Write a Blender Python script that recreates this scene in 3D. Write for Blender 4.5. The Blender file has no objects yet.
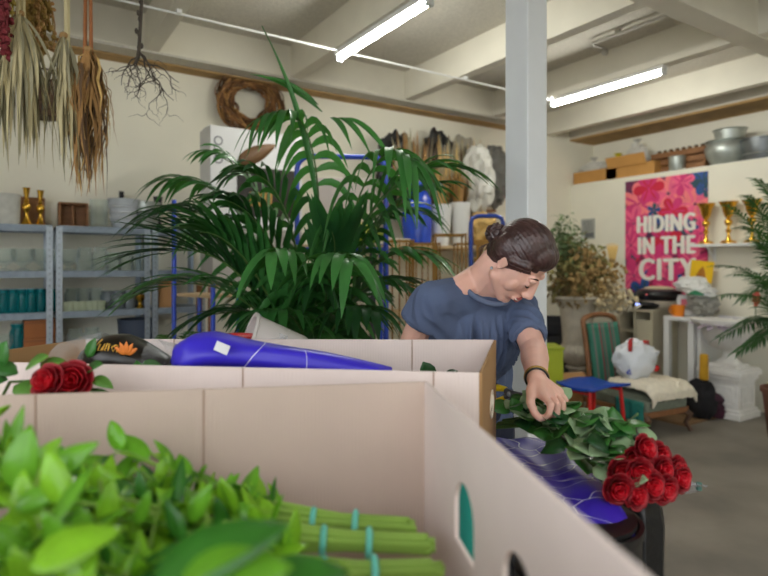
import bpy, bmesh, math, random
from mathutils import Vector, Matrix, noise
random.seed(7)
SC = bpy.context.scene
COL = SC.collection
PI = math.pi
V = Vector
CA, SA = math.cos(math.radians(33.04)), math.sin(math.radians(33.04))
CRZ = -math.radians(33.04)
CM = Matrix.Rotation(CRZ, 4, 'Z')          # camera-facing working frame -> room frame
EYE = 1.4
F = 575.0
# ---------------------------------------------------------------- placement helpers
def K(px, py, d):
    """point in the camera-facing working frame (x right, y away, z up)"""
    return V(((px - 384) / F * d, d, EYE - (py - 265) / F * d))
def P(px, py, d):
    return CM @ K(px, py, d)
def dX(px, X): return X / (CA * (px - 384) / F + SA)
def dY(px, Y): return Y / (CA - SA * (px - 384) / F)
def PX(px, py, X): return P(px, py, dX(px, X))
def PY(px, py, Y): return P(px, py, dY(px, Y))
def C(x, y, z=0): return CM @ V((x, y, z))
def rnd(a, b): return random.uniform(a, b)
# ---------------------------------------------------------------- materials
def lin(c):
    o = []
    for x in c:
        x /= 255.0
        o.append(x / 12.92 if x <= 0.04045 else ((x + 0.055) / 1.055) ** 2.4)
    return o
def mat(name, col, rough=0.6, var=0.0, scale=12.0, metal=0.0, bump=0.0, bscale=None, stretch=None,
        trans=0.0, spec=0.5, col2=None, sss=0.0, coat=0.0, transl=None):
    m = bpy.data.materials.new(name); m.use_nodes = True
    nt = m.node_tree; b = nt.nodes['Principled BSDF']
    c = lin(col)
    b.inputs['Base Color'].default_value = (*c, 1)
    b.inputs['Roughness'].default_value = rough
    b.inputs['Metallic'].default_value = metal
    b.inputs['Specular IOR Level'].default_value = spec
    b.inputs['Transmission Weight'].default_value = trans
    b.inputs['Coat Weight'].default_value = coat
    if sss:
        b.inputs['Subsurface Weight'].default_value = sss
        b.inputs['Subsurface Radius'].default_value = (.012, .005, .003)
    if var or bump or col2:
        tc = nt.nodes.new('ShaderNodeTexCoord'); mp = nt.nodes.new('ShaderNodeMapping')
        nt.links.new(tc.outputs['Object'], mp.inputs['Vector'])
        if stretch: mp.inputs['Scale'].default_value = stretch
        if var or col2:
            n = nt.nodes.new('ShaderNodeTexNoise'); n.inputs['Scale'].default_value = scale
            n.inputs['Detail'].default_value = 5
            r = nt.nodes.new('ShaderNodeValToRGB')
            if col2:
                a2 = lin(col2); a1 = c
            else:
                a1 = [max(0, x * (1 - var)) for x in c]; a2 = [min(1, x * (1 + var)) for x in c]
            r.color_ramp.elements[0].color = (*a1, 1); r.color_ramp.elements[1].color = (*a2, 1)
            r.color_ramp.elements[0].position = .34; r.color_ramp.elements[1].position = .66
            nt.links.new(mp.outputs[0], n.inputs['Vector'])
            nt.links.new(n.outputs['Fac'], r.inputs['Fac'])
            nt.links.new(r.outputs[0], b.inputs['Base Color'])
        if bump:
            n2 = nt.nodes.new('ShaderNodeTexNoise'); n2.inputs['Scale'].default_value = bscale or scale
            n2.inputs['Detail'].default_value = 4
            bp = nt.nodes.new('ShaderNodeBump'); bp.inputs['Strength'].default_value = bump
            bp.inputs['Distance'].default_value = .01
            nt.links.new(mp.outputs[0], n2.inputs['Vector'])
            nt.links.new(n2.outputs['Fac'], bp.inputs['Height'])
            nt.links.new(bp.outputs[0], b.inputs['Normal'])
    if transl:
        t = nt.nodes.new('ShaderNodeBsdfTranslucent'); t.inputs[0].default_value = (*lin(transl), 1)
        mx = nt.nodes.new('ShaderNodeMixShader'); mx.inputs[0].default_value = .3
        out = nt.nodes['Material Output']
        nt.links.new(b.outputs[0], mx.inputs[1]); nt.links.new(t.outputs[0], mx.inputs[2])
        nt.links.new(mx.outputs[0], out.inputs['Surface'])
    return m
def glassy(name, col, opacity=.25, rough=.05, body=None, edge=.32):
    """thin clear glass or film: tinted see-through, with gloss at the rim"""
    m = bpy.data.materials.new(name); m.use_nodes = True
    nt = m.node_tree; nt.nodes.clear()
    out = nt.nodes.new('ShaderNodeOutputMaterial')
    tr = nt.nodes.new('ShaderNodeBsdfTransparent'); tr.inputs[0].default_value = (*lin(col), 1)
    gl = nt.nodes.new('ShaderNodeBsdfPrincipled'); gl.inputs['Base Color'].default_value = (*lin(body or col), 1)
    gl.inputs['Roughness'].default_value = rough
    fr = nt.nodes.new('ShaderNodeLayerWeight'); fr.inputs[0].default_value = .35
    mr = nt.nodes.new('ShaderNodeMapRange'); mr.inputs['To Min'].default_value = opacity; mr.inputs['To Max'].default_value = min(1, opacity + edge)
    nt.links.new(fr.outputs['Facing'], mr.inputs['Value'])
    mx = nt.nodes.new('ShaderNodeMixShader')
    nt.links.new(mr.outputs[0], mx.inputs[0]); nt.links.new(tr.outputs[0], mx.inputs[1]); nt.links.new(gl.outputs[0], mx.inputs[2])
    nt.links.new(mx.outputs[0], out.inputs[0])
    return m
def emit(name, col, s):
    m = bpy.data.materials.new(name); m.use_nodes = True
    nt = m.node_tree; nt.nodes.clear()
    out = nt.nodes.new('ShaderNodeOutputMaterial'); e = nt.nodes.new('ShaderNodeEmission')
    e.inputs[0].default_value = (*lin(col), 1); e.inputs[1].default_value = s
    nt.links.new(e.outputs[0], out.inputs[0]); return m
def cardboard(name, col, dark=.93):
    """corrugated board: faint vertical flutes"""
    m = mat(name, col, .85, .05, 5)
    nt = m.node_tree; b = nt.nodes['Principled BSDF']
    tc = nt.nodes.new('ShaderNodeTexCoord'); w = nt.nodes.new('ShaderNodeTexWave')
    sx = nt.nodes.new('ShaderNodeSeparateXYZ'); ad = nt.nodes.new('ShaderNodeMath'); ad.operation = 'ADD'
    cb = nt.nodes.new('ShaderNodeCombineXYZ')
    nt.links.new(tc.outputs['Object'], sx.inputs[0]); nt.links.new(sx.outputs[0], ad.inputs[0]); nt.links.new(sx.outputs[1], ad.inputs[1])
    nt.links.new(ad.outputs[0], cb.inputs[0])
    w.inputs['Scale'].default_value = 45; w.inputs['Distortion'].default_value = .6
    nt.links.new(cb.outputs[0], w.inputs['Vector'])
    bp = nt.nodes.new('ShaderNodeBump'); bp.inputs['Strength'].default_value = .12; bp.inputs['Distance'].default_value = .002
    nt.links.new(w.outputs['Fac'], bp.inputs['Height']); nt.links.new(bp.outputs[0], b.inputs['Normal'])
    return m
def film_print(name, col, line=(235, 235, 245), scale=7, width=.018):
    """printed florist film: flat colour with thin drawn lines"""
    m = mat(name, col, .36, .06, 6, spec=.45)
    nt = m.node_tree; b = nt.nodes['Principled BSDF']
    tc = nt.nodes.new('ShaderNodeTexCoord'); v = nt.nodes.new('ShaderNodeTexVoronoi'); v.feature = 'DISTANCE_TO_EDGE'
    n = nt.nodes.new('ShaderNodeTexNoise'); n.inputs['Scale'].default_value = 5
    mxv = nt.nodes.new('ShaderNodeMixRGB'); mxv.inputs[0].default_value = .12
    nt.links.new(tc.outputs['Object'], n.inputs['Vector'])
    nt.links.new(tc.outputs['Object'], mxv.inputs[1]); nt.links.new(n.outputs['Color'], mxv.inputs[2])
    mp = nt.nodes.new('ShaderNodeMapping'); mp.inputs['Scale'].default_value = (1, 2.3, 1); mp.inputs['Rotation'].default_value = (0, 0, .5)
    nt.links.new(mxv.outputs[0], mp.inputs[0]); nt.links.new(mp.outputs[0], v.inputs['Vector'])
    v.inputs['Scale'].default_value = scale
    lt = nt.nodes.new('ShaderNodeMath'); lt.operation = 'LESS_THAN'; lt.inputs[1].default_value = width
    nt.links.new(v.outputs['Distance'], lt.inputs[0])
    mx = nt.nodes.new('ShaderNodeMixRGB'); mx.inputs[1].default_value = (*lin(col), 1); mx.inputs[2].default_value = (*lin(line), 1)
    nt.links.new(lt.outputs[0], mx.inputs[0]); nt.links.new(mx.outputs[0], b.inputs['Base Color'])
    return m
def stripes(name, cols, freq):
    m = mat(name, cols[0], .9, bump=.3, bscale=150)
    nt = m.node_tree; b = nt.nodes['Principled BSDF']
    tc = nt.nodes.new('ShaderNodeTexCoord'); sx = nt.nodes.new('ShaderNodeSeparateXYZ')
    mu = nt.nodes.new('ShaderNodeMath'); mu.operation = 'MULTIPLY'; mu.inputs[1].default_value = freq
    fr = nt.nodes.new('ShaderNodeMath'); fr.operation = 'FRACT'
    r = nt.nodes.new('ShaderNodeValToRGB'); r.color_ramp.interpolation = 'CONSTANT'
    nt.links.new(tc.outputs['Object'], sx.inputs[0]); nt.links.new(sx.outputs[0], mu.inputs[0]); nt.links.new(mu.outputs[0], fr.inputs[0]); nt.links.new(fr.outputs[0], r.inputs[0])
    n = len(cols)
    for i, c in enumerate(cols):
        e = r.color_ramp.elements[i] if i < 2 else r.color_ramp.elements.new(i / n)
        e.position = i / n; e.color = (*lin(c), 1)
    nt.links.new(r.outputs[0], b.inputs['Base Color'])
    return m
# ---------------------------------------------------------------- mesh builder
class MB:
    def __init__(s): s.v = []; s.f = []; s.m = []; s.t = Matrix.Identity(4)
    def add(s, vs, fs, m=0):
        o = len(s.v); s.v += [s.t @ V(p) for p in vs]
        for f in fs: s.f.append([i + o for i in f]); s.m.append(m)
    def box(s, c, d, rz=0, m=0, tp=1.0, R=None):
        x, y, z = [k / 2 for k in d]; R = R or Matrix.Rotation(rz, 3, 'Z'); c = V(c)
        vs = [c + R @ V((sx * x * (tp if sz > 0 else 1), sy * y * (tp if sz > 0 else 1), sz * z)) for sz in (-1, 1) for sx, sy in ((-1, -1), (1, -1), (1, 1), (-1, 1))]
        s.add(vs, [(3, 2, 1, 0), (4, 5, 6, 7), (0, 1, 5, 4), (1, 2, 6, 5), (2, 3, 7, 6), (3, 0, 4, 7)], m)
    def span(s, a, b, m=0):
        s.box([(p + q) / 2 for p, q in zip(a, b)], [abs(q - p) for p, q in zip(a, b)], 0, m)
    def beam(s, a, b, w, h, m=0, up=(0, 0, 1)):
        a, b = V(a), V(b); d = (b - a); L = d.length; d.normalize()
        x = d.cross(V(up));
        if x.length < 1e-4: x = d.cross(V((1, 0, 0)))
        x.normalize(); z = x.cross(d)
        R = Matrix((x, d, z)).transposed()
        s.box((a + b) / 2, (w, L, h), R=R, m=m)
    def tube(s, pts, r, n=8, m=0, caps=True):
        pts = [V(p) for p in pts]; k = len(pts)
        rs = [r] * k if not isinstance(r, (list, tuple)) else r
        t0 = (pts[1] - pts[0]).normalized()
        a = t0.cross(V((0, 0, 1)))
        if a.length < 1e-3: a = t0.cross(V((1, 0, 0)))
        a.normalize(); vs = []
        for i, p in enumerate(pts):
            t = (pts[min(i + 1, k - 1)] - pts[max(i - 1, 0)])
            if t.length < 1e-9: t = t0
            t.normalize()
            a = a - t * a.dot(t)
            if a.length < 1e-5: a = t.orthogonal()
            a.normalize(); b = t.cross(a)
            for j in range(n):
                q = 2 * PI * j / n
                vs.append(p + (a * math.cos(q) + b * math.sin(q)) * rs[i])
        fs = [(i * n + j, i * n + (j + 1) % n, (i + 1) * n + (j + 1) % n, (i + 1) * n + j) for i in range(k - 1) for j in range(n)]
        if caps: fs += [tuple(range(n - 1, -1, -1)), tuple(range((k - 1) * n, k * n))]
        s.add(vs, fs, m)
    def lathe(s, prof, c=(0, 0, 0), n=24, m=0, flute=0, nfl=0, R=None):
        c = V(c); vs = []; R = R or Matrix.Identity(3)
        for r, z in prof:
            for j in range(n):
                q = 2 * PI * j / n; rr = r * (1 + (flute * math.cos(nfl * q) if flute else 0))
                vs.append(c + R @ V((rr * math.cos(q), rr * math.sin(q), z)))
        k = len(prof)
        fs = [(i * n + j, i * n + (j + 1) % n, (i + 1) * n + (j + 1) % n, (i + 1) * n + j) for i in range(k - 1) for j in range(n)]
        if prof[0][0] > 1e-4: fs.append(tuple(range(n - 1, -1, -1)))
        if prof[-1][0] > 1e-4: fs.append(tuple(range((k - 1) * n, k * n)))
        s.add(vs, fs, m)
    def ell(s, c, r, nu=16, nv=10, m=0, R=None, nz=0, nf=3.0, seed=0):
        c = V(c); R = R or Matrix.Identity(3)
        if not isinstance(r, (list, tuple)): r = (r, r, r)
        vs = []
        for i in range(nv + 1):
            a = PI * i / nv
            for j in range(nu):
                q = 2 * PI * j / nu
                u = V((math.sin(a) * math.cos(q), math.sin(a) * math.sin(q), -math.cos(a)))
                k = 1 + (nz * noise.noise(u * nf + V((seed, seed * 1.7, 0))) if nz else 0)
                vs.append(c + R @ V((u.x * r[0] * k, u.y * r[1] * k, u.z * r[2] * k)))
        fs = [(i * nu + j, i * nu + (j + 1) % nu, (i + 1) * nu + (j + 1) % nu, (i + 1) * nu + j) for i in range(nv) for j in range(nu)]
        s.add(vs, fs, m)
    def cap(s, a, b, ra, rb, n=14, k=5):
        """tapered capsule"""
        a, b = V(a), V(b); d = (b - a); L = d.length
        if L < 1e-6: s.ell(a, ra); return
        d.normalize(); pts = []; rs = []
        for i in range(k + 1):
            q = PI / 2 * i / k; pts.append(a - d * ra * math.cos(q)); rs.append(max(1e-4, ra * math.sin(q)))
        for i in range(k + 1):
            q = PI / 2 * i / k; pts.append(b + d * rb * math.sin(q)); rs.append(max(1e-4, rb * math.cos(q)))
        s.tube(pts, rs, n)
    def strip(s, pts, ws, nrm, m=0, fold=.0):
        """leaf blade along pts with widths ws; nrm = face direction"""
        pts = [V(p) for p in pts]; k = len(pts); vs = []
        for i, p in enumerate(pts):
            t = (pts[min(i + 1, k - 1)] - pts[max(i - 1, 0)]).normalized()
            x = t.cross(nrm)
            if x.length < 1e-4: x = t.orthogonal()
            x.normalize(); u = x.cross(t)
            w = ws[i] / 2
            vs += [p - x * w + u * w * fold, p, p + x * w + u * w * fold]
        fs = []
        for i in range(k - 1):
            a = i * 3; fs += [(a, a + 1, a + 4, a + 3), (a + 1, a + 2, a + 5, a + 4)]
        s.add(vs, fs, m)
    def leaf(s, b, d, nrm, L, W, droop=.2, k=6, m=0, fold=.25, shape=1.0):
        b, d, nrm = V(b), V(d).normalized(), V(nrm)
        pts = []; ws = []
        for i in range(k + 1):
            t = i / k
            pts.append(b + d * L * t - nrm.normalized() * droop * L * t * t)
            ws.append(max(W * .03, W * (math.sin(PI * t ** (.75 * shape))) ** .8 if 0 < t < 1 else W * .03))
        s.strip(pts, ws, nrm, m, fold)
    def grid(s, fn, nu, nv, m=0):
        vs = [fn(i / nu, j / nv) for i in range(nu + 1) for j in range(nv + 1)]
        fs = [(i * (nv + 1) + j, (i + 1) * (nv + 1) + j, (i + 1) * (nv + 1) + j + 1, i * (nv + 1) + j + 1) for i in range(nu) for j in range(nv)]
        s.add(vs, fs, m)
    def build(s, name, mats, parent=None, M=None, smooth=True, ang=40, bevel=0, sub=0, solid=0):
        me = bpy.data.meshes.new(name)
        T = M or Matrix.Identity(4)
        if parent is not None and M is not None: T = WM[parent.name].inverted() @ M
        me.from_pydata([T @ p for p in s.v], [], s.f)
        if not isinstance(mats, (list, tuple)): mats = [mats]
        for k in mats: me.materials.append(k)
        me.polygons.foreach_set('material_index', s.m)
        me.polygons.foreach_set('use_smooth', [smooth] * len(s.f))
        me.update()
        bm = bmesh.new(); bm.from_mesh(me); bmesh.ops.recalc_face_normals(bm, faces=bm.faces) if not solid else None; bm.to_mesh(me); bm.free()
        if smooth and ang: me.set_sharp_from_angle(angle=math.radians(ang))
        o = bpy.data.objects.new(name, me); COL.objects.link(o)
        if parent is not None: o.parent = parent
        WM[o.name] = (WM[parent.name] if parent is not None else Matrix.Identity(4))
        if bevel:
            b = o.modifiers.new('bevel', 'BEVEL'); b.width = bevel; b.segments = 2; b.limit_method = 'ANGLE'; b.angle_limit = math.radians(40)
        if solid:
            b = o.modifiers.new('solid', 'SOLIDIFY'); b.thickness = solid; b.offset = 0
        if sub:
            b = o.modifiers.new('sub', 'SUBSURF'); b.levels = sub; b.render_levels = sub
        return o
WM = {}
def tag(o, label, cat, group=None, kind=None):
    o['label'] = label; o['category'] = cat
    if group: o['group'] = group
    if kind: o['kind'] = kind
    return o
def thing(name, label, cat, loc=(0, 0, 0), rz=0, group=None):
    o = bpy.data.objects.new(name, None); COL.objects.link(o); o.empty_display_size = .1
    o.location = loc; o.rotation_euler = (0, 0, rz)
    WM[o.name] = Matrix.Translation(V(loc)) @ Matrix.Rotation(rz, 4, 'Z')
    return tag(o, label, cat, group)
def single(mb, name, mats, label, cat, loc=None, rz=0, group=None, kind=None, **kw):
    """a thing that is one mesh, its origin at its base"""
    if loc is not None:
        o = mb.build(name, mats, None, **kw); o.location = loc; o.rotation_euler = (0, 0, rz)
    else:
        M = kw.pop('M', None) or Matrix.Identity(4)
        vs = [M @ p for p in mb.v]
        c = V((sum(p.x for p in vs) / len(vs), sum(p.y for p in vs) / len(vs), min(p.z for p in vs)))
        o = mb.build(name, mats, None, M=Matrix.Translation(-c) @ M, **kw); o.location = c
    return tag(o, label, cat, group, kind)
def struct(name, mb, mats, label=None, **kw):
    o = mb.build(name, mats, None, **kw); o['kind'] = 'structure'
    if label: o['label'] = label
    return o
def dup(root, loc, rz=None, label=None, group=None, scale=None):
    r = root.copy(); COL.objects.link(r); r.location = loc
    if rz is not None: r.rotation_euler = (0, 0, rz)
    if scale: r.scale = (scale,) * 3
    if label: r['label'] = label
    if group: r['group'] = group
    for ch in list(root.children):
        c = ch.copy(); COL.objects.link(c); c.parent = r
        for g in list(ch.children):
            d = g.copy(); COL.objects.link(d); d.parent = c
    return r
def text_mb(body, size, offset=0.0, ext=.001, bold=0, squeeze=1.0, spacing=1.0):
    cu = bpy.data.curves.new('lettering', 'FONT'); cu.body = body; cu.size = size; cu.extrude = ext; cu.offset = offset
    cu.align_x = 'CENTER'; cu.align_y = 'CENTER'; cu.space_character = spacing; cu.resolution_u = 4
    o = bpy.data.objects.new('lettering', cu); COL.objects.link(o)
    dg = bpy.context.evaluated_depsgraph_get(); dg.update()
    me = bpy.data.meshes.new_from_object(o.evaluated_get(dg))
    mb = MB(); mb.add([(p.co.x * squeeze, p.co.y, p.co.z) for p in me.vertices], [tuple(p.vertices) for p in me.polygons])
    bpy.data.objects.remove(o); bpy.data.curves.remove(cu); bpy.data.meshes.remove(me)
    return mb
def panel(mb, outer, holes, thick, M, m=0):
    """flat board with holes: outer/holes are (u,w) loops, M maps (u, t, w)"""
    bm = bmesh.new(); edges = []
    for loop in [outer] + holes:
        vs = [bm.verts.new((u, 0, w)) for u, w in loop]
        for i in range(len(vs)): edges.append(bm.edges.new((vs[i], vs[(i + 1) % len(vs)])))
    r = bmesh.ops.triangle_fill(bm, use_beauty=True, edges=edges)
    fs = [g for g in r['geom'] if isinstance(g, bmesh.types.BMFace)]
    e = bmesh.ops.extrude_face_region(bm, geom=fs)
    for g in e['geom']:
        if isinstance(g, bmesh.types.BMVert): g.co.y += thick
    bm.verts.index_update()
    mb.add([M @ p.co for p in bm.verts], [[q.index for q in f.verts] for f in bm.faces], m)
    bm.free()
def bez(a, b, c, n, d=None):
    a, b, c = V(a), V(b), V(c); o = []
    for i in range(n + 1):
        t = i / n
        if d is None: o.append(a * (1 - t) ** 2 + b * 2 * t * (1 - t) + c * t * t)
        else: o.append(a * (1 - t) ** 3 + b * 3 * t * (1 - t) ** 2 + c * 3 * t * t * (1 - t) + V(d) * t ** 3)
    return o
def remeshed(mb, name, mats, parent, M, voxel, smooth_it=6, fac=.5, fn=None):
    """fuse overlapping lumps into one continuous skin"""
    o = mb.build(name, mats, parent, M=M, ang=0)
    r = o.modifiers.new('r', 'REMESH'); r.mode = 'VOXEL'; r.voxel_size = voxel; r.use_smooth_shade = True
    sm = o.modifiers.new('s', 'SMOOTH'); sm.iterations = smooth_it; sm.factor = fac
    dg = bpy.context.evaluated_depsgraph_get(); dg.update()
    me = bpy.data.meshes.new_from_object(o.evaluated_get(dg))
    o.modifiers.clear(); old = o.data; o.data = me; me.name = name
    if fn:
        ns = [v.normal.copy() for v in me.vertices]
        W = M
        Ti = (WM[parent.name].inverted() @ M).inverted(); T = Ti.inverted()
        for v, nn in zip(me.vertices, ns):
            v.co = T @ fn(Ti @ v.co, (Ti.to_3x3() @ nn))
    me.polygons.foreach_set('use_smooth', [True] * len(me.polygons)); me.update()
    if len(me.materials) == 0:
        for k in (mats if isinstance(mats, (list, tuple)) else [mats]): me.materials.append(k)
    bpy.data.meshes.remove(old)
    return o
# ---------------------------------------------------------------- palette
M_wall = mat('cream_plaster', (237, 233, 216), .9, .025, 2.5, bump=.12, bscale=40)
M_ceil = mat('grey_board', (200, 195, 183), .95, .10, 60, bump=.25, bscale=90)
M_rib = mat('painted_concrete', (226, 221, 206), .9, .03, 4, bump=.1, bscale=30)
M_soffit = mat('ochre_board', (172, 138, 88), .8, .14, 6, stretch=(1, 1, 1))
M_floor = mat('worn_concrete', (112, 106, 97), .55, .0, 1.6, bump=.1, bscale=30, col2=(142, 134, 122), spec=.4)
M_col = mat('white_paint', (222, 225, 227), .55, .02, 6)
M_galv = mat('galvanised_steel', (172, 182, 192), .38, .10, 40, metal=.75)
M_tin = mat('worn_tin', (178, 184, 178), .38, .14, 9, metal=.6)
M_white = mat('white_lacquer', (232, 232, 230), .45)
M_stone = mat('weathered_stone', (196, 188, 172), .85, .10, 14, bump=.3, bscale=40)
M_plaster = mat('white_plaster', (232, 230, 226), .7, .04, 18, bump=.2, bscale=30)
M_gold = mat('polished_brass', (232, 184, 76), .22, .06, 10, metal=1)
M_goldpaint = mat('gold_paint', (136, 100, 44), .42, .12, 10, metal=.6)
M_brown = mat('brown_wood', (140, 96, 58), .6, .18, 8, stretch=(1, 1, 6), bump=.1)
M_kraft = cardboard('kraft_board', (186, 140, 92))
M_blue = mat('blue_enamel', (28, 70, 190), .35, .05, 5, coat=.3)
M_black = mat('black_plastic', (20, 20, 22), .38, .1, 6)
M_dark = mat('charcoal_plastic', (52, 54, 60), .5, .1, 6)
M_teal = glassy('teal_glass', (70, 190, 190), .35, .06, (30, 150, 158))
M_glass = glassy('clear_glass', (250, 253, 252), .04, .03, (225, 232, 231))
M_film = glassy('clear_film', (250, 251, 252), .05, .12, (225, 228, 232))
M_baggy = glassy('milky_film', (225, 225, 220), .72, .3, (226, 224, 216))
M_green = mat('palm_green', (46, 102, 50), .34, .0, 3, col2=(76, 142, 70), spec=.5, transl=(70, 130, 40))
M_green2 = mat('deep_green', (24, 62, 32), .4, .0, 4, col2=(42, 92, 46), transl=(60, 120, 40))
M_stem = mat('green_stem', (74, 104, 46), .5, .15, 10)
M_red = mat('red_plastic', (206, 34, 30), .4)
# ---------------------------------------------------------------- the room
CZ, BZ = 3.26, 2.985          # ceiling, underside of ribs and beam
XR, XU, YB = 6.0, 6.45, 4.85  # lower right wall, recessed wall above its ledge, back wall
m = MB(); m.span((-6, -6, -.1), (7, 5.2, 0)); struct('floor', m, M_floor)
m = MB(); m.span((-3, -1.3, CZ), (6.7, 5.1, CZ + .12)); struct('ceiling', m, M_ceil)
m = MB(); m.span((-3, YB, 0), (6.7, YB + .15, CZ)); struct('wall_back', m, M_wall)
m = MB(); m.span((XR, -3, 0), (6.7, YB, 2.42)); struct('wall_right', m, M_wall)
m = MB(); m.span((XU, -3, 2.42), (6.7, YB, CZ)); struct('wall_recess', m, M_wall)
m = MB(); m.span((-1.2, -2.65, 0), (6.7, -2.5, CZ)); struct('wall_front_blocker', m, M_wall)  # unseen wall added behind the camera to block frontal daylight
m = MB(); m.span((-2.15, 1.6, 0), (-2.0, YB, CZ)); struct('wall_left_blocker', m, M_wall)  # unseen stretch of wall added to shade the left of the back wall
# header beams along the two walls, bare boards and a shade-grey strip beneath
m = MB(); m.span((-3, YB - .32, BZ + .012), (5.05, YB, CZ)); struct('trim_1', m, M_rib, 'cream header beam along the top of the back wall')
m = MB(); m.span((-3, YB - .15, BZ - .016), (5.04, YB, BZ + .012)); struct('trim_2', m, M_soffit, 'ochre board under the back header beam')
m = MB(); m.span((-3, YB - .315, BZ - .004), (5.04, YB - .15, BZ + .012)); struct('trim_23', m, M_ceil, 'underside of the back header beam, coloured grey for shade')  # cream header's underside, its shade put into a greyer colour
m = MB(); m.span((XR - .03, -3, BZ + .012), (XU, YB, CZ)); struct('trim_3', m, M_rib, 'cream header beam above the right wall recess')
m = MB(); m.span((XR - .02, -3, BZ - .012), (XU, YB, BZ + .012)); struct('trim_4', m, M_soffit, 'ochre board under the right header beam')
m = MB(); m.span((-3, 1.925, BZ), (XR - .03, 2.085, CZ)); struct('trim_5', m, M_rib, 'cream cross beam carried by the white column')
for i, x in enumerate((-.3, .885, 2.05, 3.235, 4.39, 5.56)):
    m = MB(); m.span((x - .05, 2.085, BZ + .01), (x + .05, YB - (.32 if x < 5 else 0), CZ)); struct('trim_%d' % (6 + i), m, M_rib, 'cream ceiling rib')
    m = MB(); m.span((x - .05, -.9, BZ + .01), (x + .05, 1.925, CZ)); struct('trim_%d' % (16 + i), m, M_rib, 'cream ceiling rib')
# column
m = MB(); m.span((2.075, 1.93, 0), (2.212, 2.08, BZ)); struct('trim_12', m, M_col, 'white square column', bevel=.006)
# ---------------------------------------------------------------- ceiling lights
M_tube = emit('lit_tube', (252, 252, 243), 72.0)
def tube_light(px_a, py_a, px_b, py_b, x, label):
    a, b = PX(px_a, py_a, x), PX(px_b, py_b, x)
    z = (a.z + b.z) / 2; L = abs(a.y - b.y) + .06
    t = thing('fluorescent_light', label, 'ceiling light', (x, (a.y + b.y) / 2, z))
    m = MB(); m.box((0, 0, .035), (.07, L, .03)); m.box((0, 0, .058), (.045, L - .1, .02)); hs = m.build('housing', M_white, t, bevel=.004)
    m = MB(); m.tube([(0, -L / 2 + .03, 0), (0, L / 2 - .03, 0)], .017, 16); m.build('tube', M_tube, t)
    for s in (-1, 1):
        m = MB(); m.box((0, s * (L / 2 - .015), .005), (.05, .03, .055)); m.build('end_cap', mat('cap_white', (205, 208, 205), .5), hs, bevel=.004)
        m = MB(); m.box((0, s * L * .3, (BZ + .01 - z + .066) / 2), (.03, .03, BZ + .01 - z - .066)); m.build('bracket', M_galv, hs)
tube_light(340, 57, 428, 5, 2.05, 'lit fluorescent tube under the ceiling left of the white column')
tube_light(553, 105, 662, 72, 4.39, 'lit fluorescent tube under the ceiling right of the white column')
m = MB(); m.tube([(-1.5, 3.72, BZ - .012), (2.02, 3.72, BZ - .012), (2.1, 3.72, BZ - .012), (4.36, 3.72, BZ - .012)], .0075, 8)
for x in (.2, .885, 2.05, 3.235, 4.3): m.box((x, 3.72, BZ - .002), (.03, .05, .024))
single(m, 'conduit', M_white, 'thin white conduit running across the ceiling between the two tube lights', 'pipe')
m = MB(); m.tube([(4.03, 2.15, CZ - .03), (4.03, 3.04, CZ - .03), (4.08, 3.06, CZ - .03), (4.2, 3.06, CZ - .03), (4.22, 3.06, CZ - .05)], .012, 8)
m.ell((4.22, 3.06, CZ - .06), .028); m.box((4.03, 2.3, CZ - .015), (.03, .04, .03)); m.box((4.03, 2.8, CZ - .015), (.03, .04, .03))
single(m, 'conduit', mat('grey_conduit', (176, 172, 164), .5), 'hooked grey conduit on the ceiling above the right tube light', 'pipe')
# ---------------------------------------------------------------- galvanised shelving against the back wall
YF = 4.45
M_slot = mat('slot_shadow', (112, 122, 132), .6)
M_gal2 = mat('dull_galvanised', (140, 152, 164), .5, .12, 30, metal=.35)
SH = [1.668, 1.36, 1.083, .79, .46, .12]
def shelving(x0, x1, label, y0=YF):
    t = thing('shelving_unit', label, 'shelving', ((x0 + x1) / 2, (y0 + YB - .02) / 2, 0))
    w, dp = x1 - x0, YB - .03 - y0
    for z in SH:
        m = MB(); m.box((0, 0, z - .006), (w - .012, dp, .012)); m.box((0, -dp / 2 + .008, z - .022), (w - .02, .012, .044)); m.box((0, dp / 2 - .008, z - .02), (w - .02, .012, .04))
        m.build('shelf', M_gal2, t)
    for sx in (-1, 1):
        for sy in (-1, 1):
            m = MB(); m.box((sx * (w / 2 - .018), sy * (dp / 2 + .002), .83), (.036, .004, 1.66)); m.box((sx * (w / 2 + .0), sy * (dp / 2 - .016), .83), (.004, .036, 1.66))
            for k in range(40): m.box((sx * (w / 2 - .016), sy * (dp / 2 + .0045), .1 + k * .04), (.006, .0015, .012), m=1)
            m.build('upright', [M_galv, M_slot], t)
    return t
XA0, XA1, XB0, XB1 = -.72, P(52.5, 0, dY(52.5, YF)).x, P(56.5, 0, dY(56.5, YF)).x, P(150, 0, dY(150, YF)).x
shelving(XA0, XA1, 'grey steel shelving unit at the left edge, teal jars on it')
shelving(XB0, XB1, 'grey steel shelving unit beside the palm, clear jars on it')
shelving(XB1 + .02, XB1 + .40, 'grey steel shelving unit mostly hidden behind the big palm')
YS = 4.6
def on(px, sh, y=YS): p = PY(px, 0, y); return V((p.x, y, SH[sh]))
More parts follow.
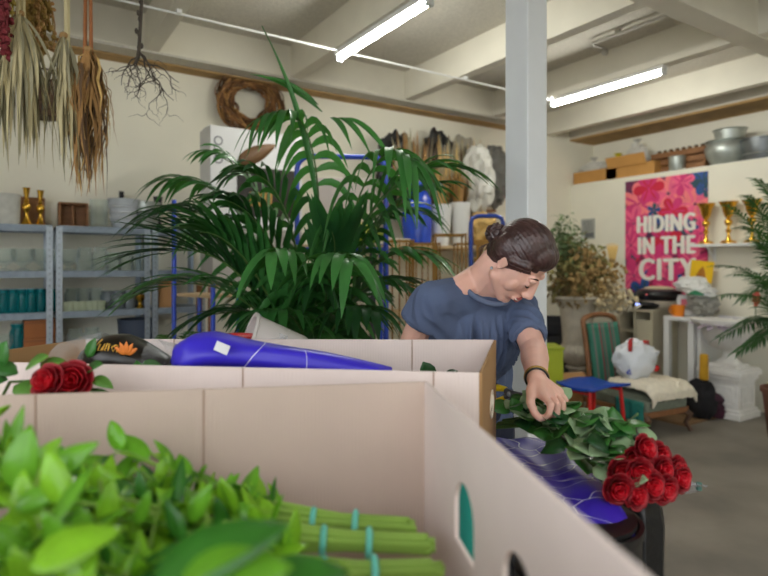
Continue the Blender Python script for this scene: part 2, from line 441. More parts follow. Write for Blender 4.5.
# top shelf
m = MB(); m.lathe([(.0, .0), (.085, 0), (.095, .02), (.1, .19), (.105, .2), (.095, .2), (.088, .03), (0, .03)], n=28)
single(m, 'flower_pot', mat('chalk_white', (206, 206, 198), .8, .08, 20), 'whitewashed round pot at the left end of the top shelf', 'pot', on(3, 0, 4.56))
m = MB(); m.box((0, 0, .105), (.3, .02, .21)); m.box((0, -.011, .198), (.3, .004, .016)); m.box((-.142, -.011, .1), (.016, .004, .2)); m.box((.142, -.011, .1), (.016, .004, .2))
single(m, 'wooden_board', M_brown, 'brown wooden board leaning behind the brass candlesticks', 'board', on(20, 0, 4.76), bevel=.003)
def candlestick(px, h, label):
    t = thing('candlestick', label, 'candlestick', on(px, 0, 4.58))
    k = h / .27
    m = MB(); m.lathe([(.0, 0), (.04, 0), (.042, .008), (.03, .02), (.017, .05), (.011, .085), (.016, .1), (.026, .115), (.03, .135), (.022, .155), (.012, .165), (.018, .175), (.012, .186), (.009, .195), (.0, .195)], n=20)
    m.t = Matrix.Identity(4); m.v = [p * k for p in m.v]; m.build('stem', M_gold, t)
    m = MB(); m.lathe([(0, .195), (.012, .196), (.017, .22), (.023, .262), (.026, .27), (.018, .268), (.012, .225), (0, .222)], n=20); m.v = [p * k for p in m.v]
    m.build('candle_cup', M_gold, t)
candlestick(26.5, .255, 'taller left one of the two brass candlesticks')
candlestick(40.5, .242, 'shorter right one of the two brass candlesticks')
t = thing('wooden_crate', 'small open wooden crate standing on edge on the top shelf', 'crate', on(73, 0, 4.62))
m = MB(); m.box((0, .05, .085), (.17, .008, .15)); m.build('back_board', M_brown, t)
for s in (-1, 1):
    m = MB(); m.box((s * .086, 0, .085), (.012, .12, .17)); m.build('side_board', M_brown, t, bevel=.002)
    m = MB(); m.box((0, 0, .085 + s * .079), (.16, .12, .012)); m.build('slat', M_brown, t, bevel=.002)
m = MB(); m.box((0, .02, .085), (.012, .05, .146)); m.build('divider', M_brown, t)
VASE = [(.0, .0), (.045, 0), (.055, .02), (.062, .18), (.064, .2), (.06, .2), (.057, .18), (.05, .025), (0, .02)]
m = MB(); m.lathe(VASE, n=28); single(m, 'glass_vase', M_glass, 'tall clear glass vase on the top shelf beside the pale pots', 'vase', on(99, 0, 4.58))
BUCK = [(.0, .0), (.07, 0), (.075, .012), (.088, .05), (.1, .16), (.106, .165), (.106, .175), (.108, .2), (.11, .21), (.1, .21), (.094, .17), (.07, .02), (0, .02)]
t = thing('garden_pot', 'pale ribbed pot on the top shelf in front of the black bottle', 'pot', on(124, 0, 4.56))
m = MB(); m.lathe(BUCK, n=32); m.build('body', mat('pale_grey', (190, 196, 202), .6, .06, 14), t)
for z in (.07, .11, .15):
    m = MB(); m.lathe([(.088 + z * .09, z - .006), (.094 + z * .09, z), (.088 + z * .09, z + .006)], n=32); m.build('band', mat('pale_band', (206, 210, 214), .6), t)
t = thing('garden_pot', 'grey ribbed pot half hidden by palm leaf tips on the top shelf', 'pot', on(146, 0, 4.57))
m = MB(); m.lathe([(r * .95, z * .95) for r, z in BUCK], n=32); m.build('body', M_tin, t)
m = MB(); m.lathe([(.094, .1), (.1, .106), (.094, .112)], n=32); m.build('band', M_galv, t)
t = thing('bottle', 'black wine bottle standing behind the pale ribbed pot', 'bottle', on(121.5, 0, 4.74))
m = MB(); m.lathe([(0, 0), (.036, 0), (.037, .01), (.037, .17), (.03, .2), (.016, .22), (.014, .26), (.0, .26)], n=20); m.build('body', M_black, t)
m = MB(); m.lathe([(.0165, .238), (.0175, .24), (.0175, .29), (.0, .291)], n=16); m.build('cap', M_black, t)
m = MB(); m.lathe([(0, 0), (.03, 0), (.032, .01), (.02, .07), (.011, .1), (.028, .2), (.035, .25), (.03, .25), (.008, .11), (0, .1)], n=20)
single(m, 'dark_vase', M_dark, 'slim dark flared vase at the palm end of the top shelf', 'vase', on(158, 0, 4.6))
# glasses, second shelf
def goblet_mb(h, r):
    m = MB(); m.lathe([(0, 0), (r * .6, 0), (r * .55, h * .06), (r * .2, h * .12), (r * .2, h * .22), (r * .75, h * .4), (r, h * .7), (r * .92, h), (r * .88, h), (r * .94, h * .7), (r * .7, h * .44), (0, h * .34)], n=20); return m
def jar_mb(h, r):
    m = MB(); m.lathe([(0, 0), (r * .94, 0), (r, h * .05), (r, h * .74), (r * .8, h * .86), (r * .78, h * .9), (r * .84, h * .92), (r * .84, h), (r * .74, h), (r * .72, h * .88), (r * .94, h * .72), (r * .94, h * .07), (0, h * .06)], n=20); return m
g0 = single(goblet_mb(.15, .075), 'glass_goblet', M_glass, 'wide clear goblet at the left edge on the second shelf', 'glass', on(4, 1, 4.56))
dup(g0, on(23, 1, 4.56), label='clear goblet, middle one on the left unit\'s second shelf', group=None)
dup(g0, on(43, 1, 4.56), label='clear goblet next to the upright on the left unit\'s second shelf')
dup(g0, on(68.5, 1, 4.56), label='clear goblet next to the upright on the right unit\'s second shelf')
v0 = single(jar_mb(.165, .055), 'glass_jar', M_glass, 'tall clear jar right of the goblet on the right unit\'s second shelf', 'jar', on(85, 1, 4.56))
dup(v0, on(100, 1, 4.56), label='tall clear jar beside the palm leaf on the right unit\'s second shelf')
j1 = single(jar_mb(.13, .055), 'glass_jar', M_glass, 'clear jar half behind the palm leaf on the second shelf', 'jar', on(113, 1, 4.58), group='clear jars behind the palm leaf on the second shelf')
j1['label'] = 'clear jar half hidden behind the long palm leaf on the second shelf'
for q in (126, 139): dup(j1, on(q, 1, 4.58))
# teal jars, third shelf
tj = jar_mb(.155, .036)
t0 = thing('teal_jar', 'teal glass jar packed in the row on the left unit\'s third shelf', 'jar', on(-6, 2, 4.54), group='teal jars on the third shelf')
tj.build('body', M_teal, t0)
m = MB(); m.lathe([(.025, .135), (.0275, .137), (.0275, .157), (.025, .157)], n=16); m.build('neck_ring', M_galv, t0)
m = MB(); m.lathe([(0, .012), (.033, .013), (.033, .1), (0, .1)], n=16); m.build('filling', mat('teal_filling', (28, 140, 146), .35, .1, 20), t0)
for i in range(1, 7): dup(t0, on(-6 + i * 9.4, 2, 4.54))
for i in range(7): dup(t0, on(-2 + i * 8.4, 2, 4.63))
cj = single(jar_mb(.15, .05), 'glass_jar', M_glass, 'clear jar standing behind the row of small votive glasses', 'jar', on(72, 2, 4.68), group='clear jars behind the votive glasses')
for q in (84, 96): dup(cj, on(q, 2, 4.68))
ck = single(jar_mb(.13, .052), 'glass_jar', mat('grey_glass', (150, 162, 168), .1, trans=.6), 'grey glass jar left of the small gold cup on the third shelf', 'jar', on(118, 2, 4.56))
dup(ck, on(129, 2, 4.58), label='grey glass jar nearest the small gold cup on the third shelf')
dup(ck, on(108, 2, 4.6), label='grey glass jar right of the votive glasses on the third shelf')
vt = MB(); vt.lathe([(0, 0), (.024, 0), (.026, .006), (.029, .065), (.027, .065), (.024, .01), (0, .01)], n=14)
v1 = single(vt, 'votive_glass', mat('frosted_pale_green', (206, 216, 186), .4, trans=.4), 'pale frosted votive glass in the low row on the third shelf', 'glass', on(64, 2, 4.5), group='votive glasses in a row')
for i in range(1, 7): dup(v1, on(64 + 6.2 * i, 2, 4.5))
m = MB(); m.lathe([(0, 0), (.025, 0), (.027, .01), (.012, .03), (.012, .045), (.033, .07), (.037, .1), (.033, .1), (.008, .05), (0, .05)], n=18)
single(m, 'gold_cup', M_gold, 'small gold cup at the palm end of the third shelf', 'cup', on(140, 2, 4.52))
m = MB(); m.box((0, 0, .1), (.1, .16, .2)); m.box((0, 0, .202), (.104, .164, .006))
single(m, 'carton', M_kraft, 'narrow brown carton on the third shelf behind the palm leaves', 'box', V((XB1 + .12, 4.58, SH[2])), bevel=.003)
# fourth shelf
for k, lab in enumerate(('brown cardboard carton at the bottom of the stack of two', 'brown cardboard carton on top of the stack of two')):
    z = SH[3]
    t = thing('carton', lab, 'box', on(39.5, 3, 4.6) + V((0, 0, k * .122)), rz=.03 * k)
    m = MB(); m.box((0, 0, .06), (.19, .2, .119)); m.build('body', mat('rust_board', (168, 104, 58), .8, .06, 10), t, bevel=.003)
    m = MB(); m.box((0, -.1008, .1), (.19, .0015, .012)); m.build('tape', mat('tape_brown', (146, 86, 44), .4), t)
dup(t0, on(18, 3, 4.56), label='teal glass jar beside the brown cartons on the fourth shelf', group='teal jar on the fourth shelf', scale=1.4)
dup(g0, on(3, 3, 4.56), label='clear goblet at the left edge on the fourth shelf')
m = MB(); m.lathe([(0, 0), (.12, 0), (.13, .02), (.14, .2), (.146, .21), (.132, .21), (.125, .03), (0, .03)], n=32)
single(m, 'tub', mat('slate_tub', (72, 82, 100), .5), 'dark slate round tub on the fourth shelf', 'tub', V((PY(138, 0, 4.6).x, 4.6, SH[3])))
dup(v0, on(75, 3, 4.56), label='clear jar next to the upright on the right unit\'s fourth shelf')
dup(v0, on(92, 3, 4.56), label='clear jar in the middle of the right unit\'s fourth shelf')
# ---------------------------------------------------------------- vine wreath, basket, hangings
t = thing('vine_wreath', 'round wreath of twisted brown vines on the back wall', 'wreath', PY(250, 103, 4.76))
for k in range(5):
    m = MB()
    for j in range(9):
        ph = rnd(0, 6.28); rr = rnd(.14, .275); pts = []
        w1, w2, p1, p2 = rnd(.01, .035), rnd(.01, .04), rnd(0, 6), rnd(0, 6)
        for i in range(44):
            a = ph + i / 40 * 2 * PI
            r = rr + w1 * math.sin(3 * a + p1)
            pts.append((r * math.cos(a) * 1.04, .03 * math.sin(5 * a + p2), r * math.sin(a) * .96))
        m.tube(pts[:rnd(0, 1) > .5 and 44 or 34], rnd(.004, .008), 6)
    m.build('vine', mat('vine_bark', ((140, 98, 56), (104, 70, 40), (168, 126, 74), (124, 86, 50), (92, 64, 40))[k], .85, .2, 25), t)
t = thing('wicker_basket', 'dark wicker basket hanging on the wall behind the pale palm bunch', 'basket', PY(44, 118, 4.74))
M_wick = mat('dark_wicker', (82, 62, 44), .85, .3, 40)
m = MB(); m.lathe([(0, 0), (.1, 0), (.105, .02), (.125, .25), (.115, .25), (.1, .03), (0, .02)], n=22); m.build('body', M_wick, t)
for z in (.05, .1, .15, .2, .245):
    m = MB(); m.tube([((.108 + z * .075) * math.cos(a), (.108 + z * .075) * math.sin(a), z) for a in [i * PI / 10 for i in range(21)]], .008, 6); m.build('weave_band', M_wick, t)
m = MB(); m.tube([(.125 * math.cos(a), 0, .25 + .1 * math.sin(a)) for a in [i * PI / 10 for i in range(11)]], .008, 6); m.build('handle', M_wick, t)
def hanging(name, label, cat, px, d, z0, z1, w, cols, n, twist=.0, leafw=.02, stems=3, kind='blade', fan=.5, split=.25, hookm=None, lean=0.0, jit=0.0):
    """bunch tied at z0 and spreading down to z1; hung from the ceiling rib level"""
    base = P(px, 265, d); base.z = z0
    t = thing(name, label, cat, base)
    # strings up to the hook bar
    m = MB()
    for k in range(stems):
        a = 2 * PI * k / stems
        m.tube([(.012 * math.cos(a), .012 * math.sin(a), -.05), (.008 * math.cos(a) + lean * .5, .008 * math.sin(a), (CZ - z0) * .5), (lean, 0, CZ - z0 - .02)], [.009, .007, .006] if stems > 1 else [.012, .014, .016], 6)
    m.build('stalk', hookm or cols[0], t)
    m = MB(); m.lathe([(.014, -.012), (.018, -.006), (.018, .006), (.014, .012)], n=12); m.build('tie', mat('jute_tie', (164, 130, 84), .9), t)
    L = z0 - z1
    for ci, c in enumerate(cols):
        m = MB()
        for k in range(n):
            a = rnd(0, 2 * PI); r = w * math.sqrt(rnd(0.02, 1)); l = L * rnd(.5, 1.0) ** 1.3
            e = V((r * math.cos(a), r * math.sin(a), -l))
            q = V((e.x * fan * rnd(1.2, 2.0), e.y * fan * rnd(1.2, 2.0), -l * rnd(.3, .5))); e = V((e.x * rnd(.3, 1.15), e.y * rnd(.3, 1.15), e.z))
            pts = bez((rnd(-.01, .01), rnd(-.01, .01), rnd(-.02, .02)), q, e, 6)
            if jit: pts = [pts[0]] + [p + V((rnd(-jit, jit), rnd(-jit, jit), rnd(-jit, jit))) for p in pts[1:]]
            if kind == 'blade':
                nn = V((math.cos(a + rnd(-1, 1)), math.sin(a + rnd(-1, 1)), .1))
                lw = leafw * rnd(.6, 1.2)
                m.strip(pts, [lw * .4, lw * .8, lw, lw, lw * .8, lw * .5, lw * .05], nn, 0, .3)
            elif kind == 'twig':
                m.tube(pts, [.004, .004, .003, .003, .002, .002, .001], 5)
                for s in range(3):
                    i = random.randint(2, 6); p = pts[i]; m.leaf(p, V((rnd(-1, 1), rnd(-1, 1), -1.4)), V((rnd(-1, 1), rnd(-1, 1), .2)), rnd(.03, .08), leafw, .2, 3)
            else:
                m.tube(pts, .003, 5)
                for s in range(9):
                    p = pts[random.randint(2, 6)]; m.ell(p + V((rnd(-.012, .012), rnd(-.012, .012), rnd(-.02, .02))), rnd(.006, .013), 6, 4)
        m.build('leaf_blades' if kind == 'blade' else 'seed_heads' if kind == 'bead' else 'twigs', c, t)
    return t
M_pal1 = mat('bleached_palm', (196, 184, 142), .8, .14, 9); M_pal2 = mat('grey_palm', (158, 152, 124), .8, .14, 9); M_pal3 = mat('straw', (206, 170, 104), .8, .16, 9)
M_tan = mat('dry_tan', (164, 124, 74), .85, .2, 9); M_umb = mat('dry_umber', (96, 72, 48), .85, .2, 9); M_och = mat('dry_ochre', (146, 118, 58), .85, .2, 14)
M_wine = mat('amaranth_red', (112, 34, 40), .85, .2, 20)
def zat(py, d): return EYE - (py - 265) / F * d
hanging('dried_palm_bunch', 'broad bunch of bleached palm leaves hanging at the left', 'dried leaves', 20, 2.3, zat(14, 2.3), zat(172, 2.3), .16, [M_pal1, M_pal2], 55, leafw=.022, fan=.45)
hanging('dried_palm_bunch', 'narrow bunch of pale palm leaves with grey tips left of the brown bunch', 'dried leaves', 64, 2.4, zat(36, 2.4), zat(182, 2.4), .085, [M_pal1, M_pal2], 32, leafw=.018, fan=.5, stems=1, jit=.005)
hanging('dried_flower_bunch', 'brown tangled bunch of dried stems hanging on a reddish stalk', 'dried flowers', 88, 2.45, zat(50, 2.45), zat(196, 2.45), .1, [M_tan, M_umb, M_pal3, M_tan], 42, leafw=.016, fan=.6, stems=2, jit=.014, hookm=mat('red_stalk', (150, 92, 48), .7))
hanging('dried_flower_bunch', 'ochre seed head bunch hanging behind the broad palm bunch', 'dried flowers', 37, 2.55, zat(-20, 2.55), zat(62, 2.55), .06, [M_och, M_tan], 24, kind='bead', fan=.8)
hanging('dried_amaranth', 'dark red and yellow amaranth hanging at the far left edge', 'dried flowers', 2, 2.2, zat(-40, 2.2), zat(58, 2.2), .04, [M_wine], 24, kind='bead', fan=.9)
hanging('dried_flower_bunch', 'yellow green dried sprays hanging at the top left corner', 'dried flowers', 9, 2.35, zat(-40, 2.35), zat(34, 2.35), .05, [mat('dry_yellow', (170, 150, 66), .85, .2, 14)], 24, kind='bead', fan=.9)
# gnarled hanging root
d = 2.6; b = P(139, 50, d)
t = thing('hanging_root', 'gnarled dark root with thin rootlets hanging from the ceiling', 'root', b)
M_root = mat('root_bark', (74, 66, 58), .9, .25, 30)
h = CZ - b.z
m = MB(); m.tube([(.015, 0, h - .0), (.01, 0, h * .7), (.02, .01, h * .4), (0, 0, .0), (-.005, 0, -.04)], [.005, .006, .007, .008, .009], 8)
for k in range(9): m.ell((rnd(-.015, .03), rnd(-.01, .01), rnd(.0, h * .6)), (.008, .007, .014), 8, 6)
m.build('trunk', M_root, t)
def rootlet(m, p, dr, L, r, depth):
    pts = [V(p)]; dr = V(dr).normalized()
    n = 7
    for i in range(n):
        dr = (dr + V((rnd(-.8, .8), rnd(-.7, .7), rnd(-.8, .5)))).normalized(); pts.append(pts[-1] + dr * L / n)
    m.tube(pts, [r * (1 - .7 * i / n) for i in range(n + 1)], 5)
    if depth:
        for k in range(3): rootlet(m, pts[random.randint(2, n)], V((rnd(-1, 1), rnd(-.6, .6), -.8)), L * .6, r * .55, depth - 1)
for k, (dx, L) in enumerate([(-.5, .16), (-.9, .16), (.5, .24), (.9, .27), (.1, .2), (-.2, .16), (.7, .24)]):
    m = MB(); rootlet(m, (0, 0, -.01), CM.to_3x3() @ V((dx, rnd(-.3, .3), -.7)), L, .0045, 2); m.build('rootlet', M_root, t)
# ---------------------------------------------------------------- blue trolleys behind the palm
def at(px, d): p = P(px, 265, d); return V((p.x, p.y, 0))
M_board = mat('birch_board', (196, 168, 128), .6, .08, 5, stretch=(1, 6, 1))
def trolley(a, b, depth, ztop, zs, label, arch_r=.09):
    """a, b: floor points of the two front posts; push bow over them"""
    mid = (a + b) / 2; dx = b - a; w = dx.length; rz = math.atan2(dx.y, dx.x)
    t = thing('platform_trolley', label, 'trolley', mid, rz)
    m = MB(); pts = [(-w / 2, 0, .16)] + [(-w / 2, 0, ztop - arch_r)]
    pts += [(-w / 2 + arch_r * (1 - math.cos(q)), 0, ztop - arch_r + arch_r * math.sin(q)) for q in [i * PI / 16 for i in range(1, 9)]]
    pts += [(w / 2 - arch_r * (1 - math.sin(q)), 0, ztop - arch_r + arch_r * math.cos(q)) for q in [i * PI / 16 for i in range(0, 8)]]
    pts += [(w / 2, 0, ztop - arch_r), (w / 2, 0, .16)]
    m.tube(pts, .017, 12); m.build('push_bow', M_blue, t)
    for s in (-1, 1):
        m = MB(); m.tube([(s * w / 2, depth, .16), (s * w / 2, depth, ztop - .55)], .016, 10); m.build('post', M_blue, t)
    for z in [.18] + zs:
        m = MB(); m.box((0, depth / 2, z), (w - .04, depth, .022)); m.build('shelf_board', M_board, t, bevel=.003)
        m = MB()
        for s in (-1, 1): m.beam((s * w / 2, 0, z - .02), (s * w / 2, depth, z - .02), .02, .03)
        m.beam((-w / 2, 0, z - .02), (w / 2, 0, z - .02), .02, .03); m.build('rail', M_blue, t)
    for sx in (-1, 1):
        for y in (.05, depth - .05):
            m = MB(); m.box((sx * (w / 2 - .04), y, .128), (.05, .05, .05)); m.box((sx * (w / 2 - .04) - .022, y, .09), (.005, .03, .07)); m.box((sx * (w / 2 - .04) + .022, y, .09), (.005, .03, .07)); ck_ = m.build('castor', M_galv, t)
            m = MB(); m.lathe([(.03, -.016), (.058, -.016), (.062, 0), (.058, .016), (.03, .016), (.03, -.016)], (sx * (w / 2 - .04), y, .062), 18, R=Matrix.Rotation(PI / 2, 3, 'Y')); m.build('wheel', M_black, ck_)
    return t
TA = trolley(at(297, 3.7), at(386, 3.75), .4, zat(156, 3.7), [.75, 1.52], 'blue tube trolley with a tall push bow rising through the palm')
ta, tb = at(174, 3.85), at(213, 3.6); mid = (ta + tb) / 2; dx = tb - ta; w = dx.length
t = thing('platform_trolley', 'narrow blue post trolley left of the palm by the shelving', 'trolley', mid, math.atan2(dx.y, dx.x))
for x, y, h in ((-w / 2, 0, zat(200, 3.85)), (w / 2, 0, zat(284, 3.6)), (-w / 2, .2, 1.2), (w / 2, .2, zat(284, 3.6))):
    m = MB(); m.tube([(x, y, .12), (x, y, h)], .015, 10); m.build('post', M_blue, t)
for z in (.2, .7, 1.2):
    m = MB(); m.box((0, .1, z), (w - .03, .18, .022)); m.build('shelf_board', M_board, t, bevel=.003)
for sx in (-1, 1):
    for y in (.03, .17):
        m = MB(); m.lathe([(.03, -.016), (.058, -.016), (.06, 0), (.058, .016), (.03, .016), (.03, -.016)], (sx * (w / 2 - .02), y, .06), 18, R=Matrix.Rotation(PI / 2, 3, 'Y')); m.build('castor', M_black, t)
# open work shelf carrying the white cartons
t = thing('plank_shelf', 'plank stand behind the palm carrying two white cartons', 'shelf', at(252, 4.31), 0)
m = MB(); m.box((0, 0, 1.262), (.74, .34, .024)); m.build('top_board', M_board, t, bevel=.003)
m = MB(); m.box((0, 0, .7), (.68, .3, .02)); m.build('lower_board', M_board, t)
for sx in (-1, 1):
    for sy in (-1, 1):
        m = MB(); m.box((sx * .35, sy * .15, .625), (.035, .035, 1.25)); m.build('leg', M_brown, t)
def carton(px, d, z, w, dp, h, label, mt, rz):
    t = thing('carton', label, 'box', at(px, d) + V((0, 0, z)), rz)
    m = MB(); m.box((0, 0, h / 2), (w, dp, h)); m.build('body', mt, t, bevel=.004)
    m = MB(); m.box((0, 0, h + .001), (w + .004, dp / 2 + .002, .003)); m.build('lid_flap', mt, t)
    return t
M_wcard = mat('white_card', (228, 228, 228), .6, .02, 5); M_gcard = mat('grey_card', (176, 172, 164), .8, .06, 8)
carton(252, 4.31, 1.275, .68, .3, .38, 'grey white carton under the printed white carton behind the palm', M_gcard, 0)
t = carton(252, 4.31, 1.66, .70, .26, .72, 'white carton with a dark printed picture behind the palm', M_wcard, 0)
m = MB(); m.box((.07, -.1312, .27), (.46, .0015, .36)); m.build('printed_picture', mat('dark_print', (44, 40, 34), .4, .4, 12), t)
m = MB(); m.box((.02, -.133, .22), (.17, .0015, .1))
for k in range(7): m.box((-.05 + k * .023, -.1345, .22), (.008, .0015, .09), m=1)
m.build('printed_panel', [mat('amber_print', (206, 160, 84), .5), M_umb], t)
m = MB(); m.leaf((-.16, -.134, .47), (1, 0, .55), (0, -1, 0), .34, .12, 0, 8, 0, 0); m.build('printed_shape', mat('brown_print', (112, 82, 52), .5, .2, 9), t, solid=.001)
l = text_mb('OTO', .09, 0, .001); l.v = [V((-.29 - p.y, -.1315 - p.z, .55 + p.x)) for p in l.v]; l.build('lettering', mat('grey_print', (120, 122, 128), .6), t)
# sack on the trolley shelf
rz0 = math.atan2((at(386, 3.75) - at(297, 3.7)).y, (at(386, 3.75) - at(297, 3.7)).x)
rz = math.atan2((at(386, 3.75) - at(297, 3.7)).y, (at(386, 3.75) - at(297, 3.7)).x)
carton(345, 4.0, 1.535, .42, .14, .46, 'pale pinkish carton inside the tall blue trolley bow', mat('blush_card', (214, 202, 196), .7, .03, 6), rz0)
t = thing('soil_sack', 'yellow and green sack lying on the blue trolley', 'sack', at(360, 3.86) + V((0, 0, 1.535)), rz)
m = MB(); m.ell((0, 0, .07), (.17, .1, .075), 24, 12, nz=.15, seed=3); m.build('body', mat('yellow_print', (226, 208, 40), .4, .0, 9, col2=(60, 140, 50)), t)
m = MB()
m.box((-.17, 0, .07), (.04, .13, .012))
m.build('seam', mat('yellow_seam', (220, 200, 60), .5), t, bevel=.004)
# ---------------------------------------------------------------- rack with vases and bags behind the gold stands
RX0, RX1, RY0, RY1 = 2.62, 4.42, 4.22, 4.82
t = thing('storage_rack', 'dark steel rack full of bags and dried bundles along the back wall', 'rack', ((RX0 + RX1) / 2, (RY0 + RY1) / 2, 0))
w, dp = RX1 - RX0, RY1 - RY0
for z in (.3, .95, 1.58):
    m = MB(); m.box((0, 0, z - .012), (w, dp, .024)); m.build('shelf', M_board, t)
m = MB(); m.box((0, dp / 2 - .13, 1.985), (w, .26, .02)); m.build('shelf', M_brown, t)
for sx in (-1, 1):
    for sy, h in ((-1, 1.58), (1, 2.0)):
        m = MB(); m.box((sx * (w / 2 - .02), sy * (dp / 2 - .02), h / 2), (.04, .04, h)); m.build('post', M_dark, t)
def rk(px, y, z): p = PY(px, 0, y); return V((p.x, y, z))
VZ = 1.58
for px, lab, top in ((441, 'tall white flower vase, left of the two on the rack', 205), (460, 'tall white flower vase, right of the two on the rack', 203)):
    b = rk(px, 4.33, VZ); h = zat(top, dY(px, 4.33)) - VZ
    m = MB(); m.lathe([(0, 0), (.07, 0), (.072, .01), (.104, h - .01), (.108, h), (.098, h), (.066, .02), (0, .02)], n=30)
    single(m, 'flower_vase', M_white, lab, 'vase', b)
    tt = thing('dried_grass', 'tan dried grass standing in the %s white vase' % ('left' if px < 450 else 'right'), 'dried grass', b + V((0, 0, h - .2)))
    for c in (M_tan, M_pal3 if px < 450 else M_och):
        m = MB()
        for k in range(45):
            a = rnd(0, 6.28); r = rnd(.02, .17); e = V((r * math.cos(a), r * math.sin(a) * .7, rnd(.38, .56)))
            m.strip(bez((e.x * .2, e.y * .2, .0), (e.x * .35, e.y * .35, .25), e, 5), [.006, .008, .012, .016, .012, .001], V((math.cos(a), math.sin(a), .2)), 0, .3)
        m.build('grass_stems', c, tt)
m = MB(); m.lathe([(0, 0), (.1, 0), (.13, .03), (.14, .2), (.135, .42), (.1, .5), (.06, .53), (.05, .6), (0, .6)], n=24, flute=.03, nfl=7)
single(m, 'film_roll', mat('blue_film', (22, 72, 196), .2, .15, 6, bump=.4, bscale=9, spec=.8), 'glossy blue wrapped roll standing left of the white vases', 'roll', rk(417, 4.36, VZ))
def bag(name, label, px, y, z, r, mt, seed, knot=True, cat='bag', group=None):
    t = thing(name, label, cat, rk(px, y, z))
    m = MB(); m.ell((0, 0, r[2]), r, 56, 36, nz=.2, nf=3.4, seed=seed); cz_ = V((0, 0, r[2])); m.v = [p + (p - cz_).normalized() * (.035 * noise.noise(p * 11) + .022 * noise.noise(p * 26)) for p in m.v]
    lo = min(p.z for p in m.v); m.v = [V((p.x, p.y, max(0, p.z - lo))) for p in m.v]
    m.build('body', mt, t)
    if knot:
        m = MB(); z1 = 2 * r[2]
        m.lathe([(.05, -.08), (.02, -.02), (.016, .0), (.03, .03), (.055, .06), (.03, .05), (.0, .02)], (0, 0, z1), 12, flute=.2, nfl=5); m.build('tied_neck', mt, t)
    return t
bag('plastic_bag', 'big milky plastic bag stuffed with dried stems beside the white column', 478, 4.38, VZ + .3, (.19, .14, .35), M_baggy, 5, False)
bag('dried_moss_bundle', 'straw coloured bundle under the big milky plastic bag', 481, 4.36, VZ, (.2, .13, .17), M_pal3, 8, False, 'bundle')
bag('plastic_bag', 'small milky plastic bag behind the blue hand truck handle', 489, 4.27, VZ - .63, (.14, .1, .26), M_baggy, 11, False)
Z2 = 1.995
bag('bin_bag', 'black bin bag on the top of the rack nearest the palm', 398, 4.68, Z2, (.24, .12, .34), mat('black_film', (26, 28, 30), .3, bump=.3, bscale=20), 2, False)
bag('bin_bag', 'black bin bag in the middle of the top of the rack', 437, 4.73, Z2 + .0, (.2, .1, .38), mat('black_film', (30, 31, 32), .3, bump=.3, bscale=20), 12, False)
bag('plastic_bag', 'greyish plastic bag on top of the rack behind the milky bag', 464, 4.7, Z2, (.24, .11, .37), mat('grey_film', (146, 140, 126), .4, .25, 7, bump=.4, bscale=16), 6, False)
bag('plastic_bag', 'dark grey bag at the column end of the top of the rack', 494, 4.68, Z2, (.2, .12, .34), mat('dim_film', (104, 104, 100), .4, .2, 7, bump=.4, bscale=16), 9, False)
for px, lab, c in ((420, 'bundle of tan dried spikes on top of the rack by the black bag', M_tan), (450, 'bundle of pale dried stalks on top of the rack', M_pal3), (434, 'drooping bundle of brown dried leaves hanging off the rack', M_umb), (408, 'bundle of tan dried spikes at the palm end of the rack', M_tan), (463, 'bundle of grey brown stalks in front of the pale grey bag', M_umb), (446, 'drooping bundle of straw leaves over the white vases', M_tan), (476, 'bundle of straw stalks between the grey bags on top of the rack', M_pal3)):
    tt = thing('dried_bundle', lab, 'dried flowers', rk(px, 4.5, Z2))
    for s in range(2):
        m = MB()
        for k in range(40):
            a = rnd(0, 6.28); r = rnd(.02, .22); up = rnd(.25, .72) if px not in (434, 446) else rnd(-.3, .4)
            e = V((r * math.cos(a), -.03 + r * math.sin(a) * .35, up))
            m.strip(bez((e.x * .4, .06, .01), (e.x * .5, e.y, .16), e, 5), [.01, .014, .02, .026, .02, .003], V((math.cos(a), -1, .2)), 0, .3)
        m.build('stalks', c if s else M_pal2, tt)
m = MB(); m.lathe([(0, 0), (.12, 0), (.14, .02), (.12, .06), (0, .07)], n=26)
single(m, 'cloth_bale', mat('pale_cloth', (214, 206, 190), .9, .05, 9), 'pale folded cloth bale low on the rack left of the blue roll', 'cloth', rk(398, 4.4, VZ))
# yellow warning sticker on the wall
t = thing('warning_sign', 'small yellow warning sign on the back wall left of the column', 'sign', PY(500.5, 168, YB - .002))
m = MB(); m.box((0, -.001, 0), (.085, .002, .085)); m.build('plate', mat('sign_yellow', (236, 200, 20), .5), t)
m = MB(); m.add([(-.03, -.003, -.025), (.03, -.003, -.025), (0, -.003, .028)], [(0, 1, 2)]); m.build('triangle', M_black, t, solid=.001)
# gold frame stands
def gold_stand(px, d, w, ztop, label, bars=0, rz=CRZ):
    t = thing('gold_frame_stand', label, 'display stand', at(px, d), rz)
    r = .009; h = ztop
    for sx in (-1, 1):
        for sy in (-1, 1):
            m = MB(); m.box((sx * w / 2, sy * w / 2, h / 2), (.013, .013, h)); m.build('post', M_goldpaint, t)
    for z in (.01, h - .01):
        m = MB()
        for s in (-1, 1): m.box((0, s * w / 2, z), (w, .013, .013)); m.box((s * w / 2, 0, z), (.013, w, .013))
        m.build('rim', M_goldpaint, t)
    for k in range(bars):
        m = MB(); m.box((-w / 2 + w * (k + 1) / (bars + 1), -w / 2, h / 2), (.012, .012, h)); m.build('bar', M_goldpaint, t)
gold_stand(449, 4.3, .22, zat(234, 4.3), 'tallest thin gold frame stand in front of the white vases')
gold_stand(424, 4.8, .24, zat(243, 4.8), 'gold frame stand with close upright bars left of the tallest one', 4)
gold_stand(399, 4.55, .22, zat(240, 4.55), 'gold frame stand with upright bars beside the palm', 3)
gold_stand(470, 4.85, .24, zat(243, 4.85), 'gold frame stand between the white vases and the hand truck', 1)
